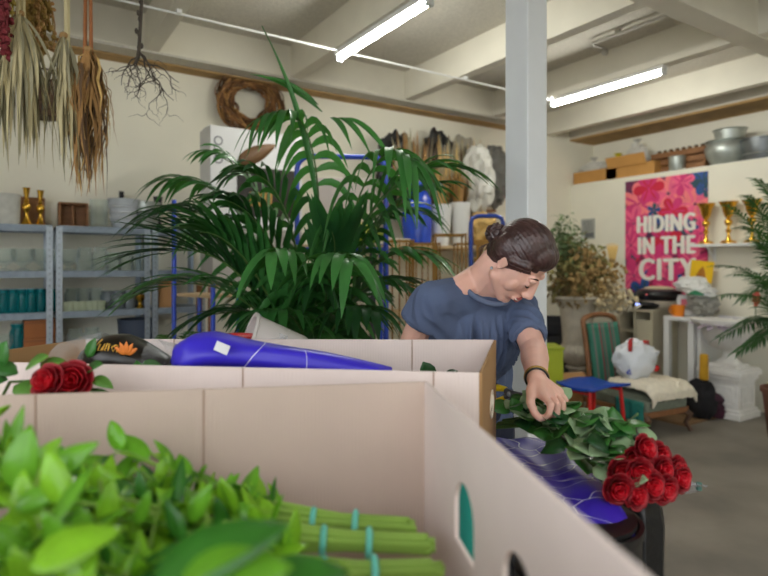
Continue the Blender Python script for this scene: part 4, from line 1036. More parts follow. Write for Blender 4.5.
# ---------------------------------------------------------------- blue child's bench
d = 4.75
t = thing('child_bench', 'small blue child\'s bench with red legs behind the roses', 'bench', at(592, d), CRZ + .55)
sz = zat(383, d)
m = MB()
def seat(u, v):
    x = (u - .5) * .48; y = (v - .5) * .36; return V((x * (1 + .12 * (.5 - v)), y, sz - .02 * math.sin(PI * v) - .02 * math.cos(PI * u * 2) * .4 + .012 * (u < .02)))
m.grid(seat, 16, 8); m.build('seat', mat('royal_blue', (24, 74, 176), .4, .05, 8), t, solid=.022, bevel=.004)
for sx in (-1, 1):
    for sy in (-1, 1):
        m = MB(); m.tube([(sx * .19, sy * .13, sz - .03), (sx * .215, sy * .155, .0)], .016, 10); m.build('leg', M_red, t)
for s in (-1, 1):
    m = MB(); m.tube([(s * .192, -.135, sz - .05), (s * .192, .135, sz - .05)], .012, 8); m.build('stretcher', M_red, t)
# ---------------------------------------------------------------- striped lounge chair
P1, P2 = K(650, 265, 4.62), K(684, 265, 4.9)
ax = V((-.44, .90, 0)).normalized(); fr = V(((P1.x + P2.x) / 2, (P1.y + P2.y) / 2, 0)); CL = .66
ctr = fr + ax * CL / 2
CR = math.atan2(ax.y, ax.x) - PI / 2          # local y runs to the back rest
t = thing('lounge_chair', 'old wooden lounge chair with green and red striped back', 'chair', CM @ ctr, CRZ + CR)
M_teal_c = mat('teal_cloth', (36, 122, 112), .9, .1, 30, bump=.3)
M_wood = mat('honey_wood', (132, 88, 54), .5, .15, 9, stretch=(6, 6, 1))
M_dkwood = mat('walnut', (84, 58, 40), .5, .15, 9)
w = .5
m = MB(); m.box((0, 0, .24), (w, CL, .10)); m.ell((0, 0, .27), (w / 2, CL / 2, .08), 30, 12); m.build('seat', mat('grey_green_cloth', (112, 118, 104), .9, .1, 30, bump=.3), t, bevel=.02)
m = MB()
for s in (-1, 1): m.box((s * (w / 2 + .005), 0, .18), (.025, CL, .045))
m.box((0, -CL / 2, .18), (w, .025, .045)); m.build('rail', M_wood, t, bevel=.004)
for sx in (-1, 1):
    m = MB(); m.tube([(sx * (w / 2 - .03), -CL / 2 + .04, .19), (sx * (w / 2 + .005), -CL / 2 - .02, .14), (sx * (w / 2 - .01), -CL / 2 + .01, .07), (sx * (w / 2 + .01), -CL / 2 - .03, 0)], [.03, .028, .018, .02], 10); m.build('leg', M_dkwood, t)
    m = MB(); m.tube([(sx * (w / 2 - .03), CL / 2 - .04, .19), (sx * (w / 2 - .03), CL / 2 + .05, 0)], [.026, .018], 10); m.build('leg', M_brown, t)
def backfn(u, v):
    return V(((u - .5) * .36, CL / 2 - .05 + .09 * v ** 1.3, .28 + .58 * v))
m = MB(); m.grid(backfn, 8, 10); m.build('back_cushion', stripes('striped_cloth', [(52, 118, 98), (66, 130, 108), (140, 70, 80), (58, 120, 100), (122, 116, 112), (60, 126, 104)], 8), t, solid=.07)
for sx in (-1, 1):
    m = MB(); m.tube([(sx * .205, CL / 2 - .03, .2)] + [(sx * .205, CL / 2 - .02 + .09 * v ** 1.3, .28 + .60 * v) for v in (.2, .5, .8, 1)] + [(sx * .16, CL / 2 + .08, .915)], .024, 10); m.build('back_post', M_wood, t)
m = MB(); m.tube([(.205 * math.cos(a), CL / 2 + .07 + .01 * math.sin(a), .875 + .06 * math.sin(a)) for a in [i * PI / 12 for i in range(13)]], .024, 10); m.build('crest_rail', M_wood, t)
m = MB()
def skirt(u, v): return V((-w / 2 - .034 - .012 * math.sin(u * 22) * v, -CL / 2 + u * CL * .42, .29 - .2 * v * (1 - .3 * u)))
m.grid(skirt, 30, 5); m.build('hanging_cloth', M_teal_c, t, solid=.006)
# sheepskin on the seat front
t = thing('sheepskin_throw', 'cream sheepskin throw over the front of the lounge chair seat', 'throw', CM @ (fr + ax * .17 + V((.05, .03, .285))), CRZ + CR)
m = MB()
def fleece(u, v):
    x = (u - .5) * .54; y = (v - .5) * .54
    z = .085 + .012 * noise.noise(V((x * 30, y * 30, 2))) + .01 * noise.noise(V((x * 8, y * 8, 5)))
    ox = max(0, abs(x) - .23); oy = max(0, -y - .13)
    return V((math.copysign(min(abs(x), .262 + ox * .1), x), max(y, -.2), z - 1.0 * ox - .8 * oy + .045 - .15 * (x * x + y * y)))
m.grid(fleece, 60, 50); m.build('fleece', mat('sheepskin', (238, 228, 208), .95, .06, 30, bump=.8, bscale=120), t, solid=.02)
# shopping bag
p = CM @ K(637, 265, 5.0); sb = V((p.x, p.y, .445))
t = thing('shopping_bag', 'white plastic shopping bag with red print on the lounge chair', 'bag', CM @ V((2.20, 5.04, .375)), CRZ)
M_pb = mat('white_film', (226, 230, 236), .35, .05, 8, bump=.5, bscale=14)
m = MB(); m.ell((0, 0, .16), (.18, .12, .18), 36, 22, nz=.22, nf=3.5, seed=4); lo = min(q.z for q in m.v); m.v = [V((q.x, q.y, max(0.0, q.z - lo - .01))) for q in m.v]
m.ell((.06, .0, .25), (.13, .08, .07), 20, 12, nz=.4, nf=3, seed=9); m.build('body', M_pb, t)
m = MB(); m.strip([(-.08, -.09, .28), (-.075, -.08, .36), (-.05, -.02, .38), (-.03, .02, .31)], [.03, .035, .04, .05], V((-.3, -1, .2)), 0, .2); m.strip([(.02, -.06, .3), (.06, -.05, .36), (.12, .0, .34)], [.02, .03, .04], V((.1, -1, .3)), 0, .2); m.build('handle', M_red, t, solid=.006)
m = MB(); m.tube([(-.12, -.115, .1), (-.1, -.125, .13), (-.09, -.126, .09), (-.12, -.115, .1)], .008, 6); m.build('blue_mark', M_blue, t)
m = MB(); m.ell((.16, -.05, .13), (.03, .03, .03), 12, 8); m.strip([(.05, -.1, .2), (.09, -.09, .19), (.13, -.07, .2)], [.02, .03, .02], V((.3, -1, 0)), 0, .1); m.build('red_mark', M_red, t)
# ---------------------------------------------------------------- cabinet, desk and their clutter on the right wall
M_cream = mat('cream_lacquer', (206, 198, 172), .5, .03, 5)
ca, cb = PX(617, 0, 5.5).y, PX(652, 0, 5.5).y
ch = PX(640, 309, 5.5).z
t = thing('cabinet', 'cream open cabinet under the dark speaker beside the white desk', 'cabinet', (5.74, (ca + cb) / 2, 0))
w = ca - cb
m = MB(); m.box((0, 0, ch - .015), (.5, w + .03, .03)); m.build('top', M_cream, t, bevel=.003)
for s in (-1, 1):
    m = MB(); m.box((0, s * (w / 2 - .012), ch / 2 - .015), (.46, .024, ch - .03)); m.build('side_panel', M_cream, t)
m = MB(); m.box((-.01, 0, ch / 2 - .01), (.44, .024, ch - .05)); m.build('divider', M_cream, t)
m = MB(); m.box((.215, 0, ch / 2), (.012, w - .05, ch - .06)); m.build('back_panel', M_cream, t)
for zz in (.12, .45, .7):
    m = MB(); m.box((-.005, 0, zz), (.43, w - .05, .02)); m.build('shelf', M_cream, t)
m = MB(); m.box((-.225, -w / 4, .58), (.014, w / 2 - .04, .5)); dr = m.build('door', M_cream, t)
m = MB(); m.ell((-.24, -w / 2 + .08, .6), .012, 10, 8); m.build('knob', M_galv, dr)
def on_cab(px, X=5.62): return V((X, PX(px, 0, X).y, ch))
t = thing('speaker_dock', 'low black player with a small lit blue display on the cabinet', 'audio player', on_cab(644, 5.57), 0)
m = MB(); m.lathe([(0, 0), (.11, 0), (.15, .025), (.16, .05), (.13, .075), (0, .08)], n=30); m.v = [V((p.x * .7, p.y * 1.05, p.z)) for p in m.v]; m.build('body', M_black, t)
m = MB(); m.box((-.108, .0, .05), (.008, .05, .016)); m.build('display', emit('lit_display', (150, 170, 255), 3), t)
t = thing('bowl', 'cream round bowl under the black domed speaker', 'bowl', on_cab(659, 5.72) + V((0, -.0, 0)), 0)
m = MB(); m.lathe([(0, 0), (.1, 0), (.15, .02), (.19, .07), (.2, .09), (.19, .09), (.13, .02), (0, .015)], n=36); m.build('body', mat('ivory_ceramic', (220, 212, 192), .4), t)
t = thing('speaker', 'black domed speaker with cream top resting on the cream bowl', 'speaker', on_cab(659, 5.72) + V((0, 0, .09)), 0)
m = MB(); m.lathe([(0, 0), (.17, 0), (.21, .02), (.225, .06), (.21, .1), (.16, .12), (0, .125)], n=40); m.build('body', M_black, t)
m = MB(); m.lathe([(.15, .12), (.13, .135), (.08, .145), (0, .15)], n=36); m.build('dome', mat('pale_dome', (206, 196, 160), .5), t)
m = MB(); m.ell((-.222, 0, .065), (.006, .01, .006), 10, 6); m.build('indicator', emit('red_led', (255, 120, 120), .8), t)
dz = PX(680, 317, 5.45).z; da = PX(664, 0, 5.45).y; db = 2.97
t = thing('desk', 'white desk against the right wall behind the stone basin', 'desk', (5.71, (da + db) / 2, 0))
w = da - db
m = MB(); m.box((0, 0, dz - .02), (.55, w, .04)); m.build('top', M_white, t, bevel=.003)
for sx in (-1, 1):
    for sy in (-1, 1):
        m = MB(); m.box((sx * .245, sy * (w / 2 - .03), dz / 2 - .02), (.055, .055, dz - .04)); m.build('leg', M_white, t)
m = MB(); m.box((.23, 0, dz - .2), (.02, w - .1, .3)); m.build('back_apron', M_white, t)
m = MB(); m.box((-.05, w / 2 - .34, dz / 2 - .02), (.4, .03, dz - .06)); m.build('inner_panel', M_white, t)
def on_desk(px, X=5.65): return V((X, PX(px, 0, X).y, dz))
t = thing('cup', 'orange cup on the white desk', 'cup', on_desk(678, 5.53))
m = MB(); m.lathe([(0, 0), (.05, 0), (.055, .01), (.065, .11), (.058, .11), (.048, .02), (0, .015)], n=22); m.build('body', mat('orange_plastic', (240, 136, 30), .4), t)
m = MB(); m.tube([(0, .06 + .03 * math.sin(a), .055 + .03 * math.cos(a)) for a in [i * PI / 8 for i in range(9)]], .006, 6); m.build('handle', mat('orange_plastic', (240, 136, 30), .4), t)
t = thing('carton', 'small white box behind the orange cup', 'box', on_desk(688, 5.78), .3)
m = MB(); m.box((0, 0, .1), (.14, .18, .2)); m.build('body', M_wcard, t, bevel=.003)
m = MB(); m.box((-.071, 0, .13), (.002, .1, .06)); m.build('print', mat('pink_print', (214, 110, 130), .6), t)
M_crump = mat('crumpled_paper', (226, 226, 222), .7, .05, 8, bump=.8, bscale=18)
def heap(px, X, z, r, mt, seed, name, label, cat):
    t = thing(name, label, cat, on_desk(px, X) + V((0, 0, z)))
    m = MB(); m.ell((0, 0, r[2]), r, 26, 16, nz=.4, nf=3.2, seed=seed); lo = min(p.z for p in m.v); m.v = [V((p.x, p.y, max(0, p.z - lo))) for p in m.v]; m.build('body', mt, t); return t
t = heap(692, 5.72, .2, (.12, .16, .09), M_crump, 3, 'paper_bundle', 'crumpled white wrapping paper under the yellow flyer', 'paper')
t = heap(703, 5.66, 0, (.13, .14, .11), mat('grey_bag', (150, 148, 140), .5, .1, 6, bump=.5, bscale=12), 6, 'plastic_bag', 'grey bag on the desk right of the orange cup', 'bag')
t = heap(701, 5.62, .17, (.1, .14, .06), M_crump, 13, 'paper_bundle', 'white and green printed wrapping lying on the grey bag', 'paper')
m = MB(); m.strip([(-.1, .08, .05), (-.11, 0, .07), (-.1, -.08, .05)], [.02, .05, .02], V((-1, 0, .6)), 0, .1); m.build('green_print', mat('green_print', (40, 120, 80), .6), t, solid=.006)
fa = on_desk(701, 5.86)
t = thing('flyer', 'yellow flyer with a drawn figure propped above the desk', 'flyer', PX(701, 276, 5.9), -PI / 2)
R = Matrix.Rotation(.12, 4, 'Y')
m = MB(); m.t = R; m.box((0, 0, 0), (.23, .004, .31)); m.build('sheet', mat('flyer_yellow', (240, 196, 28), .6, .05, 9), t)
m = MB(); m.t = R; m.leaf((-.01, -.003, -.1), (0.1, 0, 1), (0, -1, 0), .2, .1, 0, 8, 0, 0); m.leaf((-.05, -.004, -.05), (1, 0, .35), (0, -1, 0), .12, .05, 0, 6, 0, 0); m.build('printed_figure', mat('flyer_ochre', (176, 112, 30), .6), t, solid=.001)
m = MB(); m.t = R; m.box((-.06, -.003, -.12), (.04, .002, .07)); m.build('printed_panel', mat('flyer_teal', (90, 170, 170), .6), t)
t = thing('cloth_bag', 'purple and black bag slumped on the floor under the desk', 'bag', on_desk(694, 5.5) * 1 - V((0, 0, dz)))
m = MB(); m.ell((0, 0, .1), (.22, .34, .17), 30, 16, nz=.25, nf=2.5, seed=5); m.v = [V((p.x, p.y, max(0, p.z))) for p in m.v]; m.build('body', mat('plum_cloth', (74, 30, 52), .8, .0, 4, col2=(34, 28, 34)), t)
m = MB(); m.tube([(-.1, -.2, .17), (-.14, -.1, .27), (-.14, .05, .27), (-.1, .15, .19)], .012, 8); m.build('strap', M_black, t)
t = thing('tote', 'red and black bag on the floor beside the cabinet', 'bag', (5.35, PX(661, 0, 5.35).y, 0))
m = MB(); m.ell((0, 0, .13), (.1, .17, .17), 24, 14, nz=.25, seed=8); m.v = [V((p.x, p.y, max(0, p.z))) for p in m.v]; m.build('body', mat('wine_cloth', (60, 18, 30), .8, .2, 4), t)
m = MB(); m.ell((-.08, -.1, .2), (.04, .05, .04), 12, 8); m.build('red_tag', M_red, t)
m = MB(); m.box((0, 0, .12), (.07, .07, .24), tp=.9)
single(m, 'cushion', M_yel if 'M_yel' in globals() else mat('ochre_cloth', (206, 156, 36), .8, .1, 10), 'ochre cushion standing on the black bag between the desk and the basin', 'cushion', V((5.30, PX(704, 0, 5.30).y, .35)), bevel=.02)
M_clo = mat('black_cloth', (26, 25, 28), .9, .2, 8)
m = MB(); m.ell((0, 0, .15), (.12, .14, .2), 22, 14, nz=.3, seed=4); m.v = [V((p.x, p.y, max(0, p.z))) for p in m.v]
single(m, 'black_bag', M_clo, 'black bag under the ochre cushion beside the pedestal', 'bag', V((5.32, PX(700, 0, 5.32).y, 0)))
# papers on the floor
t = thing('floor_mat', 'flattened brown card lying on the floor under the desk', 'cardboard', (5.15, 3.15, 0))
m = MB(); m.box((0, 0, .003), (.5, .8, .006)); m.build('sheet', mat('floor_card', (128, 98, 66), .9, .1, 5), t)
# ---------------------------------------------------------------- white pedestal and basin urn
d = 5.37; p = CM @ K(729, 265, d)
t = thing('pedestal', 'square white plaster pedestal with panelled sides', 'pedestal', (p.x, p.y, 0))
zc = zat(366, d)
def slab(m, w, z0, z1, m_=0): m.box((0, 0, (z0 + z1) / 2), (w, w, z1 - z0))
m = MB(); slab(m, .38, 0, .06); slab(m, .35, .06, .09); m.build('base', M_plaster, t, bevel=.008)
m = MB(); slab(m, .31, .09, zc - .13)
m.build('shaft', M_plaster, t, bevel=.004)
for k in range(4):
    m = MB(); a = k * PI / 2
    for s in (-1, 1):
        m.box((s * .105, -.157, (zc - .04) / 2), (.018, .012, zc - .3)); m.box((0, -.157, (zc - .04) / 2 + s * (zc - .3) / 2), (.21, .012, .018))
    m.leaf((0, -.16, .15), (0, 0, 1), (0, -1, 0), .18, .09, 0, 6, 0, 0)
    m.v = [Matrix.Rotation(a, 3, 'Z') @ q for q in m.v]; m.build('relief_panel', M_plaster, t, bevel=.003)
m = MB(); slab(m, .33, zc - .13, zc - .11); slab(m, .36, zc - .11, zc - .07); slab(m, .4, zc - .07, zc - .02); slab(m, .37, zc - .02, zc); m.build('cap', M_plaster, t, bevel=.008)
zb = zat(320, d) - zc
t = thing('basin_urn', 'wide white basin urn standing on the white pedestal', 'urn', (p.x, p.y, zc))
m = MB(); m.box((0, 0, .015), (.24, .24, .03)); m.lathe([(.11, .03), (.1, .045), (.06, .08), (.05, .12), (.06, .14), (.07, .15), (0, .155)], n=30); m.build('foot', M_plaster, t, bevel=.003)
m = MB(); m.lathe([(0, .145), (.08, .15), (.16, .19), (.21, .25), (.24, zb - .09), (.27, zb - .05), (.31, zb - .03), (.32, zb), (.29, zb), (.23, zb - .05), (.18, .24), (0, .2)], n=60, flute=.02, nfl=20); m.build('bowl', M_plaster, t)
m = MB(); m.lathe([(.3, zb - .012), (.325, zb - .004), (.325, zb + .012), (.3, zb + .016)], n=60, flute=.01, nfl=30); m.build('rim', M_plaster, t)
m = MB()
for k in range(14):
    a = rnd(2.2, 4.2); m.leaf((.27 * math.cos(a), .27 * math.sin(a), zb - .05), (math.cos(a), math.sin(a), rnd(-.2, .7)), (0, 0, 1), .08, .06, .3, 4)
m.build('carved_leaves', mat('mauve_plaster', (196, 182, 196), .7, .1, 20), t, solid=.006)
t = thing('plastic_bag', 'pale crumpled bag lying in the white basin urn', 'bag', (p.x + .04, p.y, zc + .21))
m = MB(); m.ell((0, 0, .1), (.16, .2, .14), 26, 16, nz=.35, nf=3, seed=16); m.build('body', mat('pale_bag', (206, 204, 210), .5, .05, 6, bump=.5, bscale=12), t)
t = thing('flower', 'coral red flower showing between the fronds at the right edge', 'flower', CM @ K(755, 298, 5.3))
m = MB()
for k in range(9):
    a = k * 2 * PI / 9; m.leaf((0, 0, 0), (math.cos(a), -.4, math.sin(a)), (0, -1, 0), .09, .07, .3, 4)
m.build('bloom', mat('coral_petal', (232, 96, 84), .6, .1, 20), t, solid=.002)
m = MB(); m.tube([(0, 0, 0), (.02, 0, -.2), (.02, 0, -.42)], .005, 6); m.build('stem', M_stem, t)
# ---------------------------------------------------------------- packing table and the two open cartons
TZ = .85
t = thing('packing_table', 'table under the two open cartons in the foreground', 'table', C(-.52, .95), CRZ)
m = MB(); m.box((0, 0, TZ - .02), (1.46, 1.36, .04)); m.build('top', M_board, t, bevel=.004)
for sx in (-1, 1):
    for sy in (-1, 1):
        m = MB(); m.box((sx * .68, sy * .62, TZ / 2 - .02), (.05, .05, TZ - .04)); m.build('leg', M_galv, t)
M_in = cardboard('pale_board', (201, 180, 166))
M_in2 = cardboard('pale_board_lit', (228, 212, 206))  # lighter copy of the same board, side light put into the colour
M_out = cardboard('brown_board', (164, 126, 82))
def side(t, name, a, b, z0, z1, mt, th=.006, holes=[], lean=0.0, creases=[]):
    """board standing between a and b (working frame)"""
    a, b = V((a[0], a[1], 0)), V((b[0], b[1], 0)); d = (b - a); L = d.length; d.normalize(); n = V((-d.y, d.x, 0))
    M = Matrix(((d.x, n.x, 0, a.x), (d.y, n.y, 0, a.y), (0, 0, 1, 0), (0, 0, 0, 1)))
    m = MB(); panel(m, [(0, z0), (L, z0), (L, z1), (0, z1)], holes, th, M)
    o = m.build(name, mt, t, M=CM, smooth=False)
    for c in creases:
        m = MB(); m.t = M; m.box((c, -.0006, (z0 + z1) / 2), (.003, .0014, (z1 - z0)))
        m.build('crease', mat('board_crease', (172, 146, 130), .9), o, M=CM)
    return o
def arch_hole(u, z0, z1, w):
    r = w / 2; return [(u - r, z0), (u + r, z0)] + [(u + r * math.cos(a), z1 - r + r * math.sin(a)) for a in [i * PI / 12 for i in range(13)]]
RZ = 1.2
BR1 = V((.075, .983, 0)); e1 = V((.156, -.9877, 0)); e2 = V((-.9877, -.156, 0))
FR1 = BR1 + e1 * .68; BL1 = BR1 + e2 * 1.02; FL1 = FR1 + e2 * 1.02
t = thing('cardboard_box', 'nearest open cardboard box holding the cut greens', 'box', CM @ (V(((BR1 + FL1) / 2)) + V((0, 0, TZ))), CRZ)
side(t, 'back_panel', BL1, BR1, TZ, RZ, M_in, creases=[.62 + .03, .40])
def ud(y): return .68 - (BR1.y - y) / .9877
side(t, 'side_panel', FR1, BR1, TZ, RZ, M_in2, holes=[arch_hole(ud(.757), 1.022, 1.112, .085), arch_hole(ud(.575), 1.02, 1.11, .085)])  # coloured paler than the back panel to carry light from the left
side(t, 'side_panel', FL1, BL1, TZ, RZ, M_in)
side(t, 'front_panel', FL1, FR1, TZ, RZ, M_in)
m = MB(); m.add([p + V((0, 0, TZ + .002)) for p in (BL1, BR1, FR1, FL1)], [(0, 1, 2, 3)]); m.build('bottom', M_in, t, M=CM, solid=.004)
FL2, FR2, BR2, BL2 = V((-.95, 1.2, 0)), V((.176, 1.066, 0)), V((.293, 1.534, 0)), V((-.805, 1.552, 0))
t = thing('cardboard_box', 'second open cardboard box behind the nearest one holding wrapped flowers', 'box', CM @ V((-.32, 1.34, TZ)), CRZ)
side(t, 'front_panel', FL2, FR2, TZ, RZ, M_in2, creases=[.68, 1.05])
side(t, 'back_panel', BL2, BR2, TZ, RZ, M_in2, creases=[.24, .88])
o = side(t, 'side_panel', FR2, BR2, TZ, RZ, M_out, th=-.006)
o['label'] = 'brown outer side panel with a pale oval print'
m = MB(); dd = (BR2 - FR2).normalized(); nn = V((dd.y, -dd.x, 0)); c = FR2 + dd * .27 + nn * .0078 + V((0, 0, 1.08))
m.tube([c + dd * .05 * math.cos(a) + V((0, 0, .03 * math.sin(a))) for a in [i * PI / 14 for i in range(29)]], .0018, 6)
for k in (-.025, 0, .025): m.tube([c + dd * (k - .008), c + dd * k + V((0, 0, .014)), c + dd * (k + .008)], .002, 6)
m.build('oval_print', mat('print_pale', (232, 222, 204), .8), o, M=CM)
side(t, 'side_panel', FL2, BL2, TZ, RZ, M_out)
m = MB(); m.add([p + V((0, 0, TZ + .002)) for p in (BL2, BR2, FR2, FL2)], [(0, 1, 2, 3)]); m.build('bottom', M_in, t, M=CM, solid=.004)
# teal bottle glimpsed through the hand hole
t = thing('spray_bottle', 'teal bottle standing beside the near box, seen through its hand hole', 'bottle', C(.145, .93, TZ), CRZ)
m = MB(); m.lathe([(0, 0), (.036, 0), (.038, .01), (.038, .17), (.03, .2), (.014, .215), (0, .215)], n=24); m.build('body', mat('teal_plastic', (20, 150, 140), .35), t)
m = MB(); m.lathe([(.015, .2), (.017, .205), (.017, .245), (0, .25)], n=18); m.build('cap', M_white, t)
# ---------------------------------------------------------------- cut greens in the near box
G = [mat('leaf_bright', (146, 204, 50), .26, .2, 14, transl=(190, 235, 70)), mat('leaf_mid', (118, 184, 50), .24, .2, 14, transl=(160, 215, 60)), mat('leaf_deep', (66, 134, 46), .24, .25, 14, transl=(100, 170, 50))]
M_gst = mat('cut_stem', (140, 176, 74), .45, .12, 18); M_band = mat('rubber_teal', (110, 206, 190), .5)
def greens(label, end, far, r, nleaf, lh, seed):
    """bound bunch: cut ends at 'end', leaves towards 'far' (working frame points)"""
    random.seed(seed); end, far = V(end), V(far); ax = (far - end); L = ax.length; ax.normalize()
    sx = ax.cross(V((0, 0, 1))).normalized(); sz = sx.cross(ax)
    t = thing('greens_bunch', label, 'cut foliage', CM @ V((end.x, end.y, end.z - r)), CRZ, 'bunches of cut greens in the near box')
    tips = []; m = MB()
    for k in range(12):
        a = k * 2.4; q = r * .8 * math.sqrt((k + .5) / 12); o = sx * q * math.cos(a) + sz * q * math.sin(a)
        p0 = end + o - ax * rnd(0, .02); e = far + o * 3 + V((rnd(-.05, .05), rnd(-.08, .08), rnd(-.02, lh)))
        pts = [p0, p0 + ax * L * .25] + bez(p0 + ax * L * .3 + o * .2, p0 + ax * L * .7 + o * 2, e, 8); tips.append(pts)
        m.tube(pts, [rnd(.0042, .0056)] * 4 + [.004] * 4 + [.0025] * 3, 7)
    gs_ = m.build('stems', M_gst, t, M=CM)
    for f in (.07, .13):
        m = MB(); c = end + ax * f
        m.tube([c + (sx * math.cos(a) + sz * math.sin(a)) * (r * .8 + .0065) for a in [i * PI / 10 for i in range(21)]], .0045, 6); m.build('rubber_band', M_band, gs_, M=CM)
    ms = [MB(), MB(), MB()]
    for k in range(nleaf):
        pts = random.choice(tips); i = random.randint(4, 10); p = pts[i]
        d = (ax * rnd(-.2, 1) + V((rnd(-.8, .8), rnd(-.8, .8), rnd(-.1, 1.0)))).normalized()
        l = rnd(.04, .075); n = V((rnd(-.6, .6), rnd(-.9, .3), 1))
        ms[random.choice((0, 0, 1, 1, 2))].leaf(p, d, n, l, l * rnd(.28, .46), rnd(0, .25), 6, 0, .22)
    for k in range(3): ms[k].build('leaves', G[k], t, M=CM, solid=.0006)
    return t
greens('bunch of greens with cut ends nearest the box back panel', K(404, 527, .82), K(130, 510, .82), .012, 120, .06, 21)
greens('bunch of greens with cut ends in the middle of the three', K(421, 545, .765), K(80, 530, .74), .012, 130, .06, 22)
greens('bunch of greens with cut ends lowest and nearest the camera', K(430, 570, .71), K(120, 580, .66), .012, 130, .03, 23)
greens('bunch of greens lying at the left end of the near box', K(210, 520, .84), K(-60, 490, .72), .013, 150, .07, 24)
greens('bunch of greens at the very bottom left corner of the picture', K(260, 640, .62), K(-20, 560, .52), .013, 120, .02, 25)
random.seed(31)
t = thing('ruscus_shoots', 'upright leafy shoots rising above the bunches at the left', 'cut foliage', CM @ K(90, 560, .68), CRZ)
for (px, py, d, l, w, a, mi) in [(28, 424, .66, .075, .04, .1, 1), (60, 436, .68, .07, .03, .6, 0), (98, 440, .62, .072, .03, .95, 1), (46, 450, .6, .06, .03, -.4, 0), (112, 478, .62, .055, .024, .1, 0), (150, 488, .66, .045, .016, .3, 1), (138, 470, .7, .035, .014, -.2, 2),
                            (212, 482, .7, .055, .022, .5, 1), (196, 500, .72, .06, .028, .9, 0), (165, 500, .66, .05, .02, -.5, 2), (70, 485, .6, .06, .024, 1.2, 1), (20, 470, .6, .07, .03, -.2, 0)]:
    tip = K(px, py, d); dr = V((math.sin(a), .1, math.cos(a))); b = tip - dr * l
    m = MB(); m.leaf(b, dr, V((.2, -1, .25 + .5 * math.sin(a))), l, w, .1, 8, 0, .25); o = m.build('leaf', G[mi], t, M=CM, solid=.0006)
m = MB()
for (px, py, d) in [(40, 470, .64), (100, 480, .64), (160, 500, .68), (205, 505, .71), (60, 500, .58)]:
    q = K(px, py, d); m.tube([q + V((rnd(-.04, .04), .0, -.16)), q + V((rnd(-.02, .02), 0, -.07)), q], [.003, .003, .002], 6)
m.build('stems', M_gst, t, M=CM)
t = thing('salal_leaves', 'dark broad leaves at the bottom edge nearest the camera', 'cut foliage', CM @ K(200, 600, .45), CRZ)
for (px, py, d, l, w, dx, dz, mi) in [(150, 590, .44, .11, .05, .7, .35, 2), (175, 600, .43, .085, .055, .9, .25, 1), (95, 575, .5, .07, .035, -.5, .15, 0), (30, 570, .48, .07, .04, .4, .2, 0), (250, 590, .47, .08, .04, .8, .1, 2)]:
    m = MB(); m.leaf(K(px, py, d), (dx, .25, dz), (-.2, -.7, .8), l, w, .25, 9, 0, .2); m.build('leaf', G[mi], t, M=CM, solid=.0006)
m = MB()
for px in (150, 175, 95, 30, 250): q = K(px, 590, .45); m.tube([q, q + V((0, .01, -.08)), q + V((0, .03, -.18))], .003, 6)
m.build('stems', M_gst, t, M=CM)
# ---------------------------------------------------------------- roses
M_rose = mat('rose_red', (186, 12, 32), .5, .3, 30, sss=.05); M_rose2 = mat('rose_deep', (138, 7, 24), .55, .3, 30)
M_rl = [mat('rose_leaf', (70, 132, 58), .32, .2, 16, transl=(80, 140, 60)), mat('rose_leaf_pale', (172, 202, 156), .4, .1, 16, transl=(130, 170, 110)), mat('rose_leaf_dark', (34, 84, 40), .36, .25, 16, transl=(50, 110, 40))]
def bloom(m, c, ax, R, seed, turn=0.0):
    st = random.getstate(); random.seed(seed); c, ax = V(c), V(ax).normalized()
    x = ax.orthogonal().normalized(); y = ax.cross(x)
    for lay, (n, rad, h, op) in enumerate([(3, .22, .95, .02), (4, .4, 1.0, .08), (5, .62, .95, .16), (5, .82, .85, .3), (6, 1.0, .7, .5)]):
        for k in range(n):
            a0 = turn + lay * .7 + k * 2 * PI / n + rnd(-.15, .15); span = 2.5 * PI / n; hh = h * rnd(.92, 1.08)
            def fn(u, v):
                a = a0 + (u - .5) * span; e = 1 - (2 * u - 1) ** 4 * .3
                vv = v * e
                r = R * rad * (.35 + .75 * math.sin(vv * 1.5) + op * .55 * max(0, vv - .6) / .4)
                z = R * (hh * 1.5 * vv - .55 - op * .7 * max(0, vv - .62)) + R * .06 * math.sin(u * 9 + k)
                return c + (x * math.cos(a) + y * math.sin(a)) * r + ax * z
            m.grid(fn, 6, 6, lay > 2)
    random.setstate(st)
HAND = K(540, 420, 1.46)
